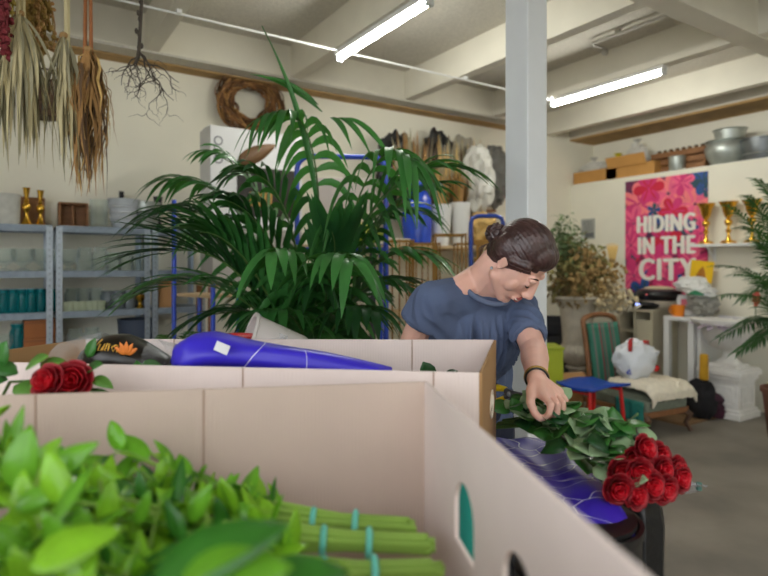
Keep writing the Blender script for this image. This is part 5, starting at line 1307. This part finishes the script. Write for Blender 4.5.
def rose(label, c, ax, R, seed, tail, leaves=8, turn=0.0, group='roses in the bundle'):
    c = V(c); t = thing('rose', label, 'rose', CM @ c, CRZ, group)
    m = MB(); bloom(m, c, ax, R, seed, turn); bl_ = m.build('bloom', [M_rose, M_rose2], t, M=CM, solid=.0008)
    a = V(ax).normalized(); s0 = c - a * R * .75
    m = MB()
    for k in range(5):
        q = a.orthogonal().normalized(); q = Matrix.Rotation(k * 2 * PI / 5, 3, a) @ q; m.leaf(s0, q * 1.0 + a * .3, a, R * .9, R * .3, .3, 4)
    m.build('sepals', M_rl[0], bl_, M=CM, solid=.0005)
    pts = [s0] + [s0.lerp(V(tail[0]), f) + V((0, 0, .008 * math.sin(PI * f))) for f in (.2, .4, .6, .8)] + [V(p) for p in tail]
    m = MB(); m.tube(pts, .0032, 7); st_ = m.build('stem', M_stem, t, M=CM)
    if leaves:
        ms = [MB(), MB(), MB()]; tg = (pts[0] - pts[4]).normalized()
        for k in range(leaves):
            p = s0.lerp(V(tail[0]), rnd(.12, 1.1)) + V((rnd(-.045, .035), rnd(-.05, .03), rnd(.0, .05)))
            d = (tg * rnd(-.2, .9) + V((rnd(-.8, .8), rnd(-.8, .5), rnd(-.1, .7)))).normalized(); l = rnd(.045, .07)
            ms[random.choice((0, 0, 1, 1, 2))].leaf(p, d, V((rnd(-.5, .5), rnd(-1, -.1), 1)), l, l * rnd(.66, .84), rnd(0, .3), 6, 0, .12, .9)
        for k in range(3):
            if ms[k].v: ms[k].build('leaves', M_rl[k], st_, M=CM, solid=.0005)
    return t
RL = [(643, 449, 1.19, 'dark red rose at the upper left of the flower heads', .027), (657, 456, 1.21, 'dark red rose at the very top right of the flower heads', .027), (620, 471, 1.16, 'dark red rose at the left beside the pale leaf', .027),
      (617, 488, 1.13, 'dark red rose lowest at the left over the black bin', .028), (634, 494, 1.13, 'dark red rose at the bottom middle of the flower heads', .026), (637, 472, 1.15, 'dark red rose in the middle of the flower heads', .028),
      (661, 470, 1.18, 'dark red rose right of the middle one', .026), (674, 469, 1.2, 'dark red rose at the far right, upper one', .026), (678, 478, 1.18, 'dark red rose furthest right, lower one', .026), (662, 488, 1.15, 'dark red rose at the lower right', .028), (649, 485, 1.14, 'dark red rose between the bottom and the lower right ones', .028), (632, 461, 1.19, 'dark red rose tucked under the topmost left one', .025)]
random.seed(41)
A0 = K(500, 424, 1.56)
for i, (px, py, d, lab, R) in enumerate(RL):
    c = K(px, py, d); off = V((rnd(-.02, .02), rnd(-.02, .02), rnd(-.014, .014)))
    ax = (c - K(575, 448, 1.36)).normalized() + V((rnd(-.15, .25), -.55 + rnd(-.2, .1), rnd(-.05, .35)))
    rose(lab, c, ax, R * .86, 100 + i, [HAND + off, A0 + off * .8], 15)
# two roses in the gap between the boxes at left
for px, py, d, lab, R, ax, tn in ((50, 382, 1.0, 'red rose lying between the two boxes, nearer the left edge', .024, (-.2, -.9, .35), .3), (73, 381, 1.02, 'red rose lying between the two boxes, right one with dark heart', .027, (.25, -.95, .3), 1.0)):
    c = K(px, py, d); rose(lab, c, ax, R, px, [c + V((-.06, .03, -.12)), c + V((-.1, .04, -.33))], 0, tn, 'roses between the boxes')
random.seed(45)
t = thing('leaf_sprig', 'leafy rose sprig around the red roses between the boxes', 'cut foliage', CM @ K(30, 392, 1.05), CRZ)
ms = [MB(), MB()]
for (px, py, l, w, dx, dz, k) in [(18, 374, .06, .035, -.5, .3, 0), (26, 368, .06, .035, .6, .4, 1), (8, 380, .07, .04, -.8, .1, 0), (14, 386, .07, .04, .8, -.1, 1), (84, 372, .05, .03, .5, .3, 0), (92, 378, .045, .025, .8, -.2, 1), (30, 384, .06, .03, .7, .0, 1), (40, 364, .06, .03, .9, .12, 1), (88, 390, .05, .012, 1, 0, 0), (2, 366, .06, .035, .2, .8, 0)]:
    ms[k].leaf(K(px, py, 1.04), (dx, -.2, dz), (.1, -.7, 1), l, w, .2, 6, 0, .15)
ms[0].build('leaves', M_rl[0], t, M=CM, solid=.0006); ms[1].build('leaves', mat('sprig_leaf', (108, 160, 70), .4, .15, 14, transl=(130, 180, 60)), t, M=CM, solid=.0006)
m = MB(); m.tube([K(100, 391, 1.04), K(50, 380, 1.05), K(10, 382, 1.05), K(-10, 420, 1.06), K(-12, 570, 1.06)], .003, 6); m.build('stem', M_stem, t, M=CM)
# ---------------------------------------------------------------- black bins carrying the film and the roses
BIN = .925
def bin_(x, y, r, label):
    t = thing('bin', label, 'bin', C(x, y, 0), CRZ)
    k = BIN - .012
    m = MB(); m.lathe([(0, 0), (r * .84, 0), (r * .86, .02), (r * .96, k - .1), (r * .97, k - .02), (r, k - .015), (r, k), (r * .93, k), (r * .9, k - .03), (r * .82, .03), (0, .03)], n=44); m.build('body', M_black, t)
    for zz in (k - .07, k - .1):
        m = MB(); m.lathe([(r * .955, zz - .006), (r * .985, zz), (r * .955, zz + .006)], n=44); m.build('rib', mat('bin_rib', (40, 40, 44), .3), t)
    m = MB(); m.lathe([(0, k - .0), (r * .9, k), (r * .9, k + .008), (0, k + .008)], n=40); m.build('lid', M_black, t)
bin_(.372, 1.115, .122, 'black round bin nearest the camera under the red roses')
bin_(.42, 1.43, .12, 'black round bin behind the nearer one under the rose stems')
FA, FB, FC_, FD = K(492, 434, 1.56), K(592, 478, 1.19), K(583, 512, 1.10), K(440, 470, 1.38)
t = thing('printed_film', 'violet blue printed film with white line drawing under the roses', 'wrapping film', CM @ V((.38, 1.3, BIN)), CRZ)
m = MB()
c00, c01, c10, c11 = V((.23, 1.54, 0)), V((.47, 1.56, 0)), V((.245, 1.01, 0)), V((.46, 1.05, 0))
def filmfn(u, v):
    p = (c00 * (1 - v) + c01 * v) * (1 - u) + (c10 * (1 - v) + c11 * v) * u
    z = BIN + .006 + .007 * noise.noise(V((u * 5, v * 4, 1))) + .012 * max(0, math.sin(v * 7 + u * 3)) * .6
    z -= max(0, u - .86) ** 1.3 * .35
    return V((p.x, p.y, max(z, BIN + .001) if u < .86 else z))
m.grid(filmfn, 40, 24); m.build('sheet', film_print('violet_film', (60, 38, 176), (232, 232, 244), 9, .008), t, M=CM, solid=.0012)
t = thing('clear_film', 'clear cellophane ends sticking out behind the roses', 'wrapping film', CM @ K(672, 490, 1.26), CRZ)
m = MB()
def cel(u, v):
    p = K(655, 486, 1.24).lerp(K(700, 486, 1.24), u); return p + V((0, .03 * math.sin(v * 5), (v - .5) * .05 * (1 - .5 * u) + .006 * noise.noise(V((u * 9, v * 9, 3)))))
m.grid(cel, 14, 8); m.build('sheet', M_film, t, M=CM, solid=.001)
m = MB(); m.lathe([(0, 0), (.006, .0), (.006, .016), (0, .018)], tuple(K(699, 490, 1.235)), 12); m.build('stem_tip', mat('tube_green', (70, 110, 100), .5), t, M=CM)
t = thing('bin_bag', 'black bin bag hanging behind the nearer black bin', 'bag', C(.56, 1.27, .0), CRZ)
m = MB(); m.lathe([(0, 0), (.045, 0), (.055, .1), (.05, .5), (.055, .84), (.045, .9), (.02, .905), (0, .9)], (.0, .0, 0), 26, flute=.08, nfl=7); m.build('body', mat('bag_film', (18, 18, 20), .3, bump=.4, bscale=30), t)
# wrapped bouquets in the second box
t = thing('wrapped_bouquet', 'bouquet in violet blue film lying in the second box', 'bouquet', CM @ V((-.22, 1.36, TZ + .1)), CRZ)
m = MB()
HL = [K(178, 352, 1.26), K(215, 348, 1.27), K(260, 352, 1.28), K(320, 358, 1.29), K(392, 369, 1.3)]
def wrapfn(u, v):
    f = u * 4; i = min(3, int(f)); p = HL[i].lerp(HL[i + 1], f - i)
    r = .038 * (1 - u) ** .8 + .012; r = r * min(1, .55 + u * 4)
    a = v * 2 * PI; k = 1 + .16 * noise.noise(V((u * 4, math.cos(a) * 1.6, math.sin(a) * 1.6)))
    return p + V((0, math.cos(a) * r * 1.5 * k, math.sin(a) * r * k - .022 + .012))
m.grid(wrapfn, 30, 28); m.build('film', film_print('violet_wrap', (58, 44, 196), (228, 228, 244), 5, .004), t, M=CM, solid=.001)
m = MB(); m.box(K(222, 348, 1.205) + V((0, 0, 0)), (.03, .003, .02), R=Matrix.Rotation(.4, 3, 'Y')); m.build('paper_label', M_wcard, t, M=CM)
m = MB()
for k in range(14): m.tube([HL[1] + V((rnd(-.02, .02), rnd(-.03, .03), -.03)), HL[0] + V((-.2, rnd(-.03, .03), -.06 + rnd(-.02, .02)))], .003, 6)
m.build('stems', M_stem, t, M=CM)
t = thing('wrapped_bouquet', 'bouquet in a black sleeve with gold script lettering in the second box', 'bouquet', CM @ V((-.6, 1.36, TZ + .1)), CRZ)
SLV = [K(86, 356, 1.3), K(106, 351, 1.3), K(126, 352, 1.3), K(146, 357, 1.3), K(172, 364, 1.3)]
m = MB()
def slv(u, v):
    f = u * 4; i = min(3, int(f)); p = SLV[i].lerp(SLV[i + 1], f - i); r = .046 * math.sin(PI * (.16 + .72 * u)) + .006; a = v * 2 * PI
    return p + V((0, math.cos(a) * r * 1.4, math.sin(a) * r - .012))
m.grid(slv, 24, 24); m.build('sleeve', mat('black_sleeve', (26, 21, 18), .3, .2, 9), t, M=CM, solid=.001)
m = MB(); st = SLV[0]
def sp(u, w): p = slv(u, .0); vv = .47 - w * .15; q = slv(u, vv); return q + V((0, math.cos(vv * 2 * PI), math.sin(vv * 2 * PI))) * .002
def script(strokes, u0, du):
    for s in strokes: m.tube([sp(u0 + x * du, y) for x, y in s], .0017, 5)
script([[(0, .9), (.08, .45), (.16, .9)], [(.16, .9), (.06, -.5), (-.02, -.3)], [(.2, .6), (.2, .3), (.28, .3), (.32, .6), (.32, .3)], [(.38, .3), (.38, .62), (.44, .6), (.46, .3)], [(.6, .6), (.52, .45), (.58, .28), (.64, .6), (.66, .3)], [(.72, .3), (.72, .62), (.78, .6), (.8, .3)], [(.92, .6), (.86, .5), (.94, .4), (.86, .28)]], .22, .5)
m.build('gold_script', mat('gold_ink', (226, 178, 78), .4), t, M=CM)
m = MB(); q = slv(.66, .42)
for k in range(5): m.leaf(q + V((0, -.005, .0)), V((math.cos(.5 + k * .5), -.1, math.sin(.5 + k * .5))), (0, -1, .2), .03, .012, 0, 5, 0, 0)
m.build('orange_print', mat('orange_ink', (226, 128, 48), .5), t, M=CM, solid=.0005)
m = MB()
M_cel = glassy('cellophane', (252, 253, 254), .03, .12, (238, 240, 242), .38)
def cel2(u, v):
    f = u * 4; i = min(3, int(f)); p = SLV[i].lerp(SLV[i + 1], f - i); a = v * 2 * PI; r = .048 * math.sin(PI * (.16 + .72 * u)) + .004 + .05 * abs(u - .5) ** 1.5 + .005 * noise.noise(V((u * 8, math.cos(a) * 2, math.sin(a) * 2)))
    return p + V(((u - .5) * .10, math.cos(a) * r * 1.5, math.sin(a) * r * (.9) - .008))
m.grid(lambda u, v: cel2(u * .3 - .06 + .06, v), 10, 24); m.build('clear_wrap', M_cel, t, M=CM)
m = MB(); m.grid(lambda u, v: cel2(.72 + u * .28, v), 10, 24); m.build('clear_wrap', M_cel, t, M=CM)
ms = MB()
for (px, py, dx, dz) in [(88, 358, .3, .8), (120, 366, 1, .1), (140, 366, 1, .05), (178, 366, .4, .6), (128, 364, -.8, .3), (182, 362, .5, .6)]: ms.leaf(K(px, py, 1.24), (dx, -.1, dz), (0, -.8, .6), .05, .03, .1, 5, 0, .15)
ms.build('leaves', M_rl[0], t, M=CM, solid=.0006)
# cut flowers filling the second box so the bouquets lie on something
t = thing('greens_bunch', 'layer of leafy stems filling the second box under the bouquets', 'cut foliage', CM @ V((-.35, 1.33, TZ)), CRZ)
m = MB()
for k in range(150):
    p = V((rnd(-.85, .15), rnd(1.24, 1.46), rnd(TZ + .03, 1.12))); m.leaf(p, V((rnd(-1, 1), rnd(-.5, .5), rnd(-.2, .4))), V((rnd(-.4, .4), -.5, 1)), .07, .045, .2, 4, 0, .15)
m.build('leaves', M_rl[2], t, M=CM, solid=.0006)
m = MB()
for k in range(30): y = rnd(1.22, 1.46); z = rnd(TZ + .02, 1.05); m.tube([(-.85, y, z), (.1, y + rnd(-.02, .02), z)], .004, 5)
m.build('stems', M_stem, t, M=CM)
# ---------------------------------------------------------------- the woman
M_skin = mat('skin', (226, 178, 160), .5, .05, 14, sss=.12, bump=.05, bscale=60)
M_hair = mat('dark_brown_hair', (60, 38, 36), .36, .35, 30, stretch=(1, 1, 1), bump=.35, bscale=60, spec=.6)
M_shirt = mat('slate_blue_jersey', (82, 95, 124), .9, .1, 5, bump=.15, bscale=160)
M_jean = mat('navy_denim', (30, 36, 58), .85, .15, 20, bump=.1, bscale=120)
HC = K(517.5, 260, 1.68)
uu = V((.638, -.578, .509)).normalized(); ff = V((.51, -.179, -.841)); ff = (ff - uu * ff.dot(uu)).normalized(); rr_ = ff.cross(uu)
HR = Matrix((rr_, ff, uu)).transposed()
def H(x, y, z): return HC + HR @ V((x, y, z))
rs, ls = K(432, 301, 1.74), K(517, 304, 1.88)
re, le = K(400, 374, 1.86), K(534, 351, 1.66)
rw, lw = K(468, 392, 1.70), K(537, 380, 1.43)
NB = V((.298, 1.80, 1.355)); MID = (rs + ls) / 2
R24 = Matrix.Rotation(math.atan2(ls.y - rs.y, ls.x - rs.x), 3, 'Z')
PEL = V((.29, 1.99, .90)); WST = V((.29, 1.95, 1.03)); CHS = V((.292, 1.855, 1.19))
bm_ = MB()
# torso
bm_.ell(CHS, (.135, .095, .15), 28, 18, R=R24); bm_.ell(WST, (.12, .085, .13), 24, 16, R=R24); bm_.ell(PEL, (.155, .11, .12), 24, 16, R=R24)
bm_.cap(rs, ls, .05, .05); bm_.cap(NB, rs + V((.03, 0, .0)), .05, .045); bm_.cap(NB, ls - V((.03, 0, 0)), .05, .045)
# upper chest and neck
CC = K(496, 284, 1.75)
bm_.ell(CC + V((.0, .045, -.01)), (.07, .06, .05), 20, 14, R=R24)
bm_.cap(NB + V((0, .0, -.02)), H(0, -.025, -.055), .058, .054); bm_.cap(CC + V((0, .03, 0)), H(0, .015, -.075), .05, .044)
# arms
bm_.cap(rs, re, .05, .04); bm_.cap(re, rw, .041, .026); bm_.cap(ls, le, .045, .037); bm_.cap(le, le.lerp(lw, .3), .039, .039); bm_.cap(le.lerp(lw, .3), lw, .038, .025)
# legs
for s in (-1, 1):
    sd = R24 @ V((s, 0, 0)); hp = PEL + sd * .085 - V((0, 0, .05)); kn = PEL + sd * .095 + V((0, -.03, -.44)); an = V((kn.x, kn.y + .05, .09))
    bm_.cap(hp, kn, .082, .055); bm_.cap(kn, kn + V((0, .03, -.14)), .055, .056); bm_.cap(kn + V((0, .03, -.14)), an, .055, .036)
    fw = R24 @ V((0, -1, 0)); bm_.cap(an + V((0, 0, -.05)), an + fw * .14 + V((0, 0, -.062)), .035, .026)
# skull and face
E = lambda c, r, **k: bm_.ell(H(*c), r, 22, 14, R=HR, **k)
E((0, -.012, .036), (.073, .088, .084)); E((0, .022, -.02), (.063, .066, .085)); E((0, .045, -.062), (.046, .044, .05)); E((0, .05, -.03), (.04, .04, .045)); E((0, .072, -.1), (.02, .018, .017))
for s in (-1, 1):
    E((s * .033, .05, -.032), (.03, .021, .034)); E((s * .073, -.012, -.002), (.007, .016, .027)); E((s * .078, -.017, .006), (.005, .011, .018)); E((s * .075, -.006, -.024), (.006, .007, .008))
    E((s * .028, .074, .02), (.024, .013, .010)); E((s * .03, .0745, .002), (.014, .011, .010)); E((s * .010, .097, -.039), (.008, .01, .008))
    bm_.cap(H(s * .05, .005, -.06), H(s * .016, .062, -.098), .02, .018)
bm_.cap(H(0, .084, .012), H(0, .107, -.032), .0085, .0115); E((0, .088, -.066), (.026, .012, .014))
# hands: palm + five fingers each
def hand(w, kn, fing, th, rp):
    kn = [V(p) for p in kn]
    for k in kn: bm_.cap(w, k, .021, .0125)
    bm_.cap(w.lerp(kn[0], .5), w.lerp(kn[3], .5), .017, .016); bm_.cap(kn[0], kn[3], .0105, .0095)
    for k, (a, b, c) in zip(kn, fing):
        bm_.cap(k, a, .0098, .009, 12, 4); bm_.cap(a, b, .009, .0082, 12, 4); bm_.cap(b, c, .0082, .007, 12, 4)
    bm_.cap(w, th[0], .019, .0135, 12, 4)
    for i in range(len(th) - 1): bm_.cap(th[i], th[i + 1], .012 - .0012 * i, .0108 - .0012 * i, 12, 4)
hand(lw, [K(543, 396, 1.36), K(549.5, 395, 1.38), K(555, 394, 1.405), K(559, 392, 1.43)],
     [(K(551, 405, 1.325), K(549, 414, 1.325), K(543.5, 418.5, 1.335)), (K(557.5, 404, 1.345), K(557, 413, 1.345), K(551.5, 419, 1.355)), (K(562.5, 403, 1.375), K(563, 411, 1.375), K(558.5, 417, 1.385)), (K(565, 400, 1.41), K(566, 407, 1.41), K(562.5, 412, 1.42))],
     [K(531, 391, 1.385), K(530.5, 403, 1.35), K(534.5, 413, 1.34), K(540, 418.5, 1.335)], .02)
hand(rw, [K(478, 388, 1.655), K(480, 393, 1.65), K(480, 398, 1.65), K(479, 402, 1.655)],
     [(K(488, 386, 1.635), K(493, 391, 1.63), K(491, 396, 1.635)), (K(490, 392, 1.63), K(494, 397, 1.628), K(490, 401, 1.635)), (K(489, 398, 1.63), K(493, 402, 1.63), K(489, 406, 1.638)), (K(487, 403, 1.638), K(490, 407, 1.636), K(486, 409, 1.642))],
     [K(474, 384, 1.67), K(482, 381, 1.65), K(489, 383, 1.635), K(494, 386, 1.62)], .02)
t = None
o = remeshed(bm_, 'person', M_skin, None, CM, .0036, 5, .5)
base = CM @ V((.29, 2.0, 0))
o.data.transform(Matrix.Translation(-base)); o.location = base; WM[o.name] = Matrix.Translation(base)
person = tag(o, 'woman in a blue t-shirt bending over the roses with pruners, hair tied back', 'person')
def wr(amp, f):
    def fn(co, n):
        q = V((co.x * 14, co.y * 14, co.z * 4.2)); a = noise.noise(q * f); b = noise.noise(q * f * 2.1 + V((5, 2, 1)))
        return co + n * (amp * (1 - 2 * abs(a)) + amp * .45 * b)
    return fn
# t-shirt
cc = (NB + CC) / 2 + V((.0, .0, -.012))
def folds(co, n):
    q = R24.transposed() @ (co - CHS); th = math.atan2(q.x, -q.y)
    w = noise.noise(V((q.x * 5, q.y * 5, q.z * 4))) * 1.6
    c = noise.noise(V((math.cos(th) * 5.5 + w * .6, math.sin(th) * 5.5, q.z * 3.2 + q.x * 5))); d = noise.noise(V((q.x * 26 + w * 2, q.y * 26, q.z * 7 + 4)))
    k = min(1, max(.25, (NB.z + .02 - co.z) / .12))
    k *= min(1, max(.0, ((co - cc).length - .092) / .07))
    return co + n * k * (.019 * (.5 - abs(c) * 2.2) + .0065 * d)
s_ = MB()
s_.ell(CHS + V((0, 0, -.01)), (.158, .118, .165), 28, 18, R=R24); s_.ell(WST + V((.0, 0, -.01)), (.148, .115, .16), 24, 16, R=R24); s_.ell(PEL + V((0, -.005, .03)), (.168, .128, .12), 24, 16, R=R24)
s_.cap(rs, ls, .062, .06); s_.cap(NB + V((0, .012, -.028)), rs + V((.01, 0, .0)), .05, .062); s_.cap(NB + V((0, .012, -.028)), ls - V((.01, 0, 0)), .05, .06)
s_.ell(CC + V((0, .07, -.045)), (.09, .07, .06), 20, 14, R=R24)
def sleeve(a, b, f, r0, r1):
    e = a.lerp(b, f); d = (e - a).normalized(); s_.tube([a - d * .03, a, a.lerp(e, .5), e], [r0 * .7, r0, (r0 + r1) / 2, r1], 24)
sleeve(rs, re, .26, .062, .064); sleeve(ls, le, .74, .056, .05)
s_.cap(rs + V((0, 0, -.02)), CHS + R24 @ V((-.09, 0, -.02)), .058, .07); s_.cap(ls + V((0, 0, -.02)), CHS + R24 @ V((.09, 0, -.02)), .056, .07)
sh = remeshed(s_, 't_shirt', M_shirt, person, CM, .005, 8, .6, folds)
# neckband and cuffs
cn = V((.22, -.62, .75)).normalized(); cx = cn.cross(V((0, 0, 1))).normalized(); cy = cn.cross(cx)
cc = (NB + CC) / 2 + V((.0, .0, -.012))
m = MB(); m.tube([cc + cx * .078 * math.cos(a) + cy * .082 * math.sin(a) for a in [i * PI / 20 for i in range(41)]], .0085, 10); m.build('neckband', mat('slate_rib', (92, 104, 130), .9), sh, M=CM)
for a, b, f, r in ((rs, re, .26, .064), (ls, le, .74, .05)):
    e = a.lerp(b, f); d = (b - a).normalized(); x = d.orthogonal().normalized(); y = d.cross(x)
    m = MB(); m.tube([e + (x * math.cos(q) + y * math.sin(q)) * (r - .004) for q in [i * PI / 16 for i in range(33)]], .006, 8); m.build('cuff', M_shirt, sh, M=CM)
# trousers, shoes
p_ = MB(); p_.ell(PEL + V((0, 0, -.01)), (.163, .12, .13), 24, 16, R=R24)
for s in (-1, 1):
    sd = R24 @ V((s, 0, 0)); hp = PEL + sd * .085 - V((0, 0, .05)); kn = PEL + sd * .095 + V((0, -.03, -.44)); an = V((kn.x, kn.y + .05, .11))
    p_.cap(hp, kn, .092, .068); p_.cap(kn, an, .068, .056)
    fw = R24 @ V((0, -1, 0)); m = MB(); m.cap(V((an.x, an.y, .042)), V((an.x, an.y, .04)) + fw * .15, .042, .036, 16); lo = .004
    m.v = [V((q.x, q.y, max(q.z, 0.001))) for q in m.v]; m.cap(V((an.x, an.y, .05)), V((an.x, an.y, .1)), .044, .042); m.build('shoe', M_dark, person, M=CM)
remeshed(p_, 'trousers', M_jean, person, CM, .008, 6, .5, wr(.005, 1.0))
# hair: swept back into a low knot
h_ = MB(); EH = lambda c, r: h_.ell(H(*c), r, 26, 16, R=HR)
EH((0, -.016, .041), (.080, .089, .085)); EH((0, -.045, -.008), (.068, .05, .058)); EH((0, .03, .07), (.06, .045, .044))
for s in (-1, 1): EH((s * .058, -.03, .02), (.026, .05, .05)); h_.cap(H(s * .066, .038, .045), H(s * .076, -.0, .022), .013, .013)
def hairfn(co, n):
    l = HR.transposed() @ (co - HC); a = math.atan2(l.z - .0, l.x * .9); w = math.sin(a * 60 + 6 * noise.noise(l * 14)) * .0006 + .0018 * noise.noise(V((a * 9, l.y * 5, 1)))
    return co + n * w
hr = remeshed(h_, 'hair', M_hair, person, CM, .0035, 6, .6, hairfn)
m = MB(); m.ell(H(0, -.098, -.012), (.026, .022, .028), 20, 14, R=HR, nz=.2, seed=2)
random.seed(77)
for k in range(26):
    a = rnd(0, 6.28); q = rnd(.6, 1); c = H(0, -.098, -.012); pts = []
    n1 = V((rnd(-1, 1), rnd(-1, 1), rnd(-1, 1))).normalized(); x = n1.orthogonal().normalized(); y = n1.cross(x)
    for i in range(9):
        b = a + i * .42; pts.append(c + (x * math.cos(b) + y * math.sin(b)) * (.027 + rnd(-.004, .005)) + n1 * rnd(-.006, .006))
    m.tube(pts, [.004, .005, .005, .005, .005, .004, .004, .003, .001], 6)
m.build('hair_knot', M_hair, hr, M=CM)
m = MB()
for k in range(10):
    x0 = rnd(-.05, .05); m.tube([H(x0, -.09, -.05), H(x0 * 1.1, -.085 + rnd(-.01, .01), -.075), H(x0 * 1.2 + rnd(-.01, .01), -.07, -.09 + rnd(-.01, .01))], [.0016, .0012, .0005], 5)
m.build('loose_strands', M_hair, hr, M=CM)
# features
M_lip = mat('lip_rose', (176, 92, 88), .45); M_brow = mat('brow_hair', (58, 36, 28), .8)
m = MB()
for zz, rr, cv in ((-.0605, .0042, -.004), (-.0705, .0048, -.007)):
    pts = [];
    for i in range(13):
        x = -.027 + .054 * i / 12; k = x / .027; pts.append(H(x, .099 - 10 * x * x - .0005, zz - cv * k * k * .9 + .001 * math.cos(k * 6)))
    m.tube(pts, [.0008 + rr * math.cos(PI / 2 * (-1 + 2 * i / 12)) ** .7 if 0 < i < 12 else .0008 for i in range(13)], 8)
m.build('lips', M_lip, person, M=CM)
m = MB(); m.tube([H(-.024 + .048 * i / 10, .0995 - 10 * (-.024 + .048 * i / 10) ** 2, -.0655 + .004 * ((i - 5) / 5) ** 2) for i in range(11)], .0028, 8); m.build('teeth', mat('tooth_white', (236, 228, 216), .3), person, M=CM)
for s in (-1, 1):
    m = MB(); m.tube([H(s * (.014 + .034 * i / 8), .0865 - .015 * (i / 8) ** 2 - (.012 if s < 0 else .004), .024 + .006 * math.sin(PI * i / 8)) for i in range(9)], [.001, .002, .0024, .0026, .0026, .0024, .002, .0014, .0006], 8); m.build('eyebrow', M_brow, person, M=CM)
    m = MB(); m.tube([H(s * (.018 + .025 * i / 8), .084 - .008 * (i / 8 - .4) ** 2 * 3 - (.010 if s < 0 else 0), -.004 - .004 * math.sin(PI * i / 8)) for i in range(9)], [.0008, .0014, .0018, .002, .002, .002, .0018, .0014, .0006], 8); m.build('eyelashes', M_black, person, M=CM)
m = MB(); m.lathe([(.0015, 0), (.004, .002), (.0045, .006), (.002, .009), (0, .009)], tuple(H(.083, -.012, -.045)), 10); m.build('earring', M_galv, person, M=CM)
# bracelet watch on the left wrist
dd = (lw - le).normalized(); x = dd.orthogonal().normalized(); y = dd.cross(x); c = le.lerp(lw, .93)
m = MB(); m.tube([c + (x * math.cos(a) + y * math.sin(a)) * .0285 for a in [i * PI / 14 for i in range(29)]], .0038, 8); m.build('bracelet', mat('brass_links', (168, 136, 74), .35, metal=.9), person, M=CM)
m = MB(); m.tube([c + dd * .01 + (x * math.cos(a) + y * math.sin(a)) * .028 for a in [i * PI / 14 for i in range(29)]], .0028, 8); m.build('hair_tie', M_black, person, M=CM)
# pruners in her right hand
t = thing('pruners', 'garden pruners with yellow handles pointing at the rose stems', 'pruners', CM @ K(505, 394, 1.6), CRZ)
a, b, c = K(484, 394, 1.64), K(512, 393.5, 1.565), K(533, 397, 1.49)
m = MB(); m.tube([a + V((0, 0, .012)), a.lerp(b, .5) + V((0, 0, .017)), a.lerp(b, .8) + V((0, 0, .012))], [.008, .01, .007], 10); m.build('handle', mat('yellow_grip', (240, 208, 30), .4), t, M=CM)
m = MB(); m.tube([a - V((0, 0, .018)), a.lerp(b, .5) - V((0, 0, .022)), a.lerp(b, .8) - V((0, 0, .01))], [.008, .01, .007], 10); m.build('handle', mat('yellow_grip', (240, 208, 30), .4), t, M=CM)
M_steel = mat('blade_steel', (110, 114, 122), .3, metal=.8)
m = MB(); m.tube([a.lerp(b, .78) + V((0, 0, .008)), b, c + V((0, 0, .004))], [.009, .008, .001], 10); m.build('blade', M_steel, t, M=CM)
m = MB(); m.tube([a.lerp(b, .78) - V((0, 0, .008)), b - V((0, 0, .003)), b.lerp(c, .6) - V((0, 0, .012)), c - V((0, 0, .006))], [.009, .008, .005, .001], 10); m.build('hook', M_steel, t, M=CM)
m = MB(); m.ell(b.lerp(a, .1) + V((0, -.006, 0)), .008, 14, 8); m.build('pivot_bolt', M_galv, t, M=CM)
# ---------------------------------------------------------------- daylight, camera
w = bpy.data.worlds.new('daylight'); SC.world = w; w.use_nodes = True
nt = w.node_tree; bg = nt.nodes['Background']; bg.inputs[0].default_value = (.93, .965, 1.0, 1); bg.inputs[1].default_value = 2.5
cam = bpy.data.cameras.new('camera'); co = bpy.data.objects.new('camera', cam); COL.objects.link(co)
co.location = (0, 0, EYE); co.rotation_euler = (PI / 2, 0, CRZ)
cam.sensor_width = 36; cam.lens = F * 36 / 768; cam.shift_y = -23 / 768
cam.clip_start = .02; cam.dof.use_dof = True; cam.dof.focus_distance = 1.7; cam.dof.aperture_fstop = 2.4
SC.camera = co
SC.view_settings.view_transform = 'Standard'; SC.view_settings.look = 'None'; SC.view_settings.gamma = 1; SC.view_settings.exposure = 0.46
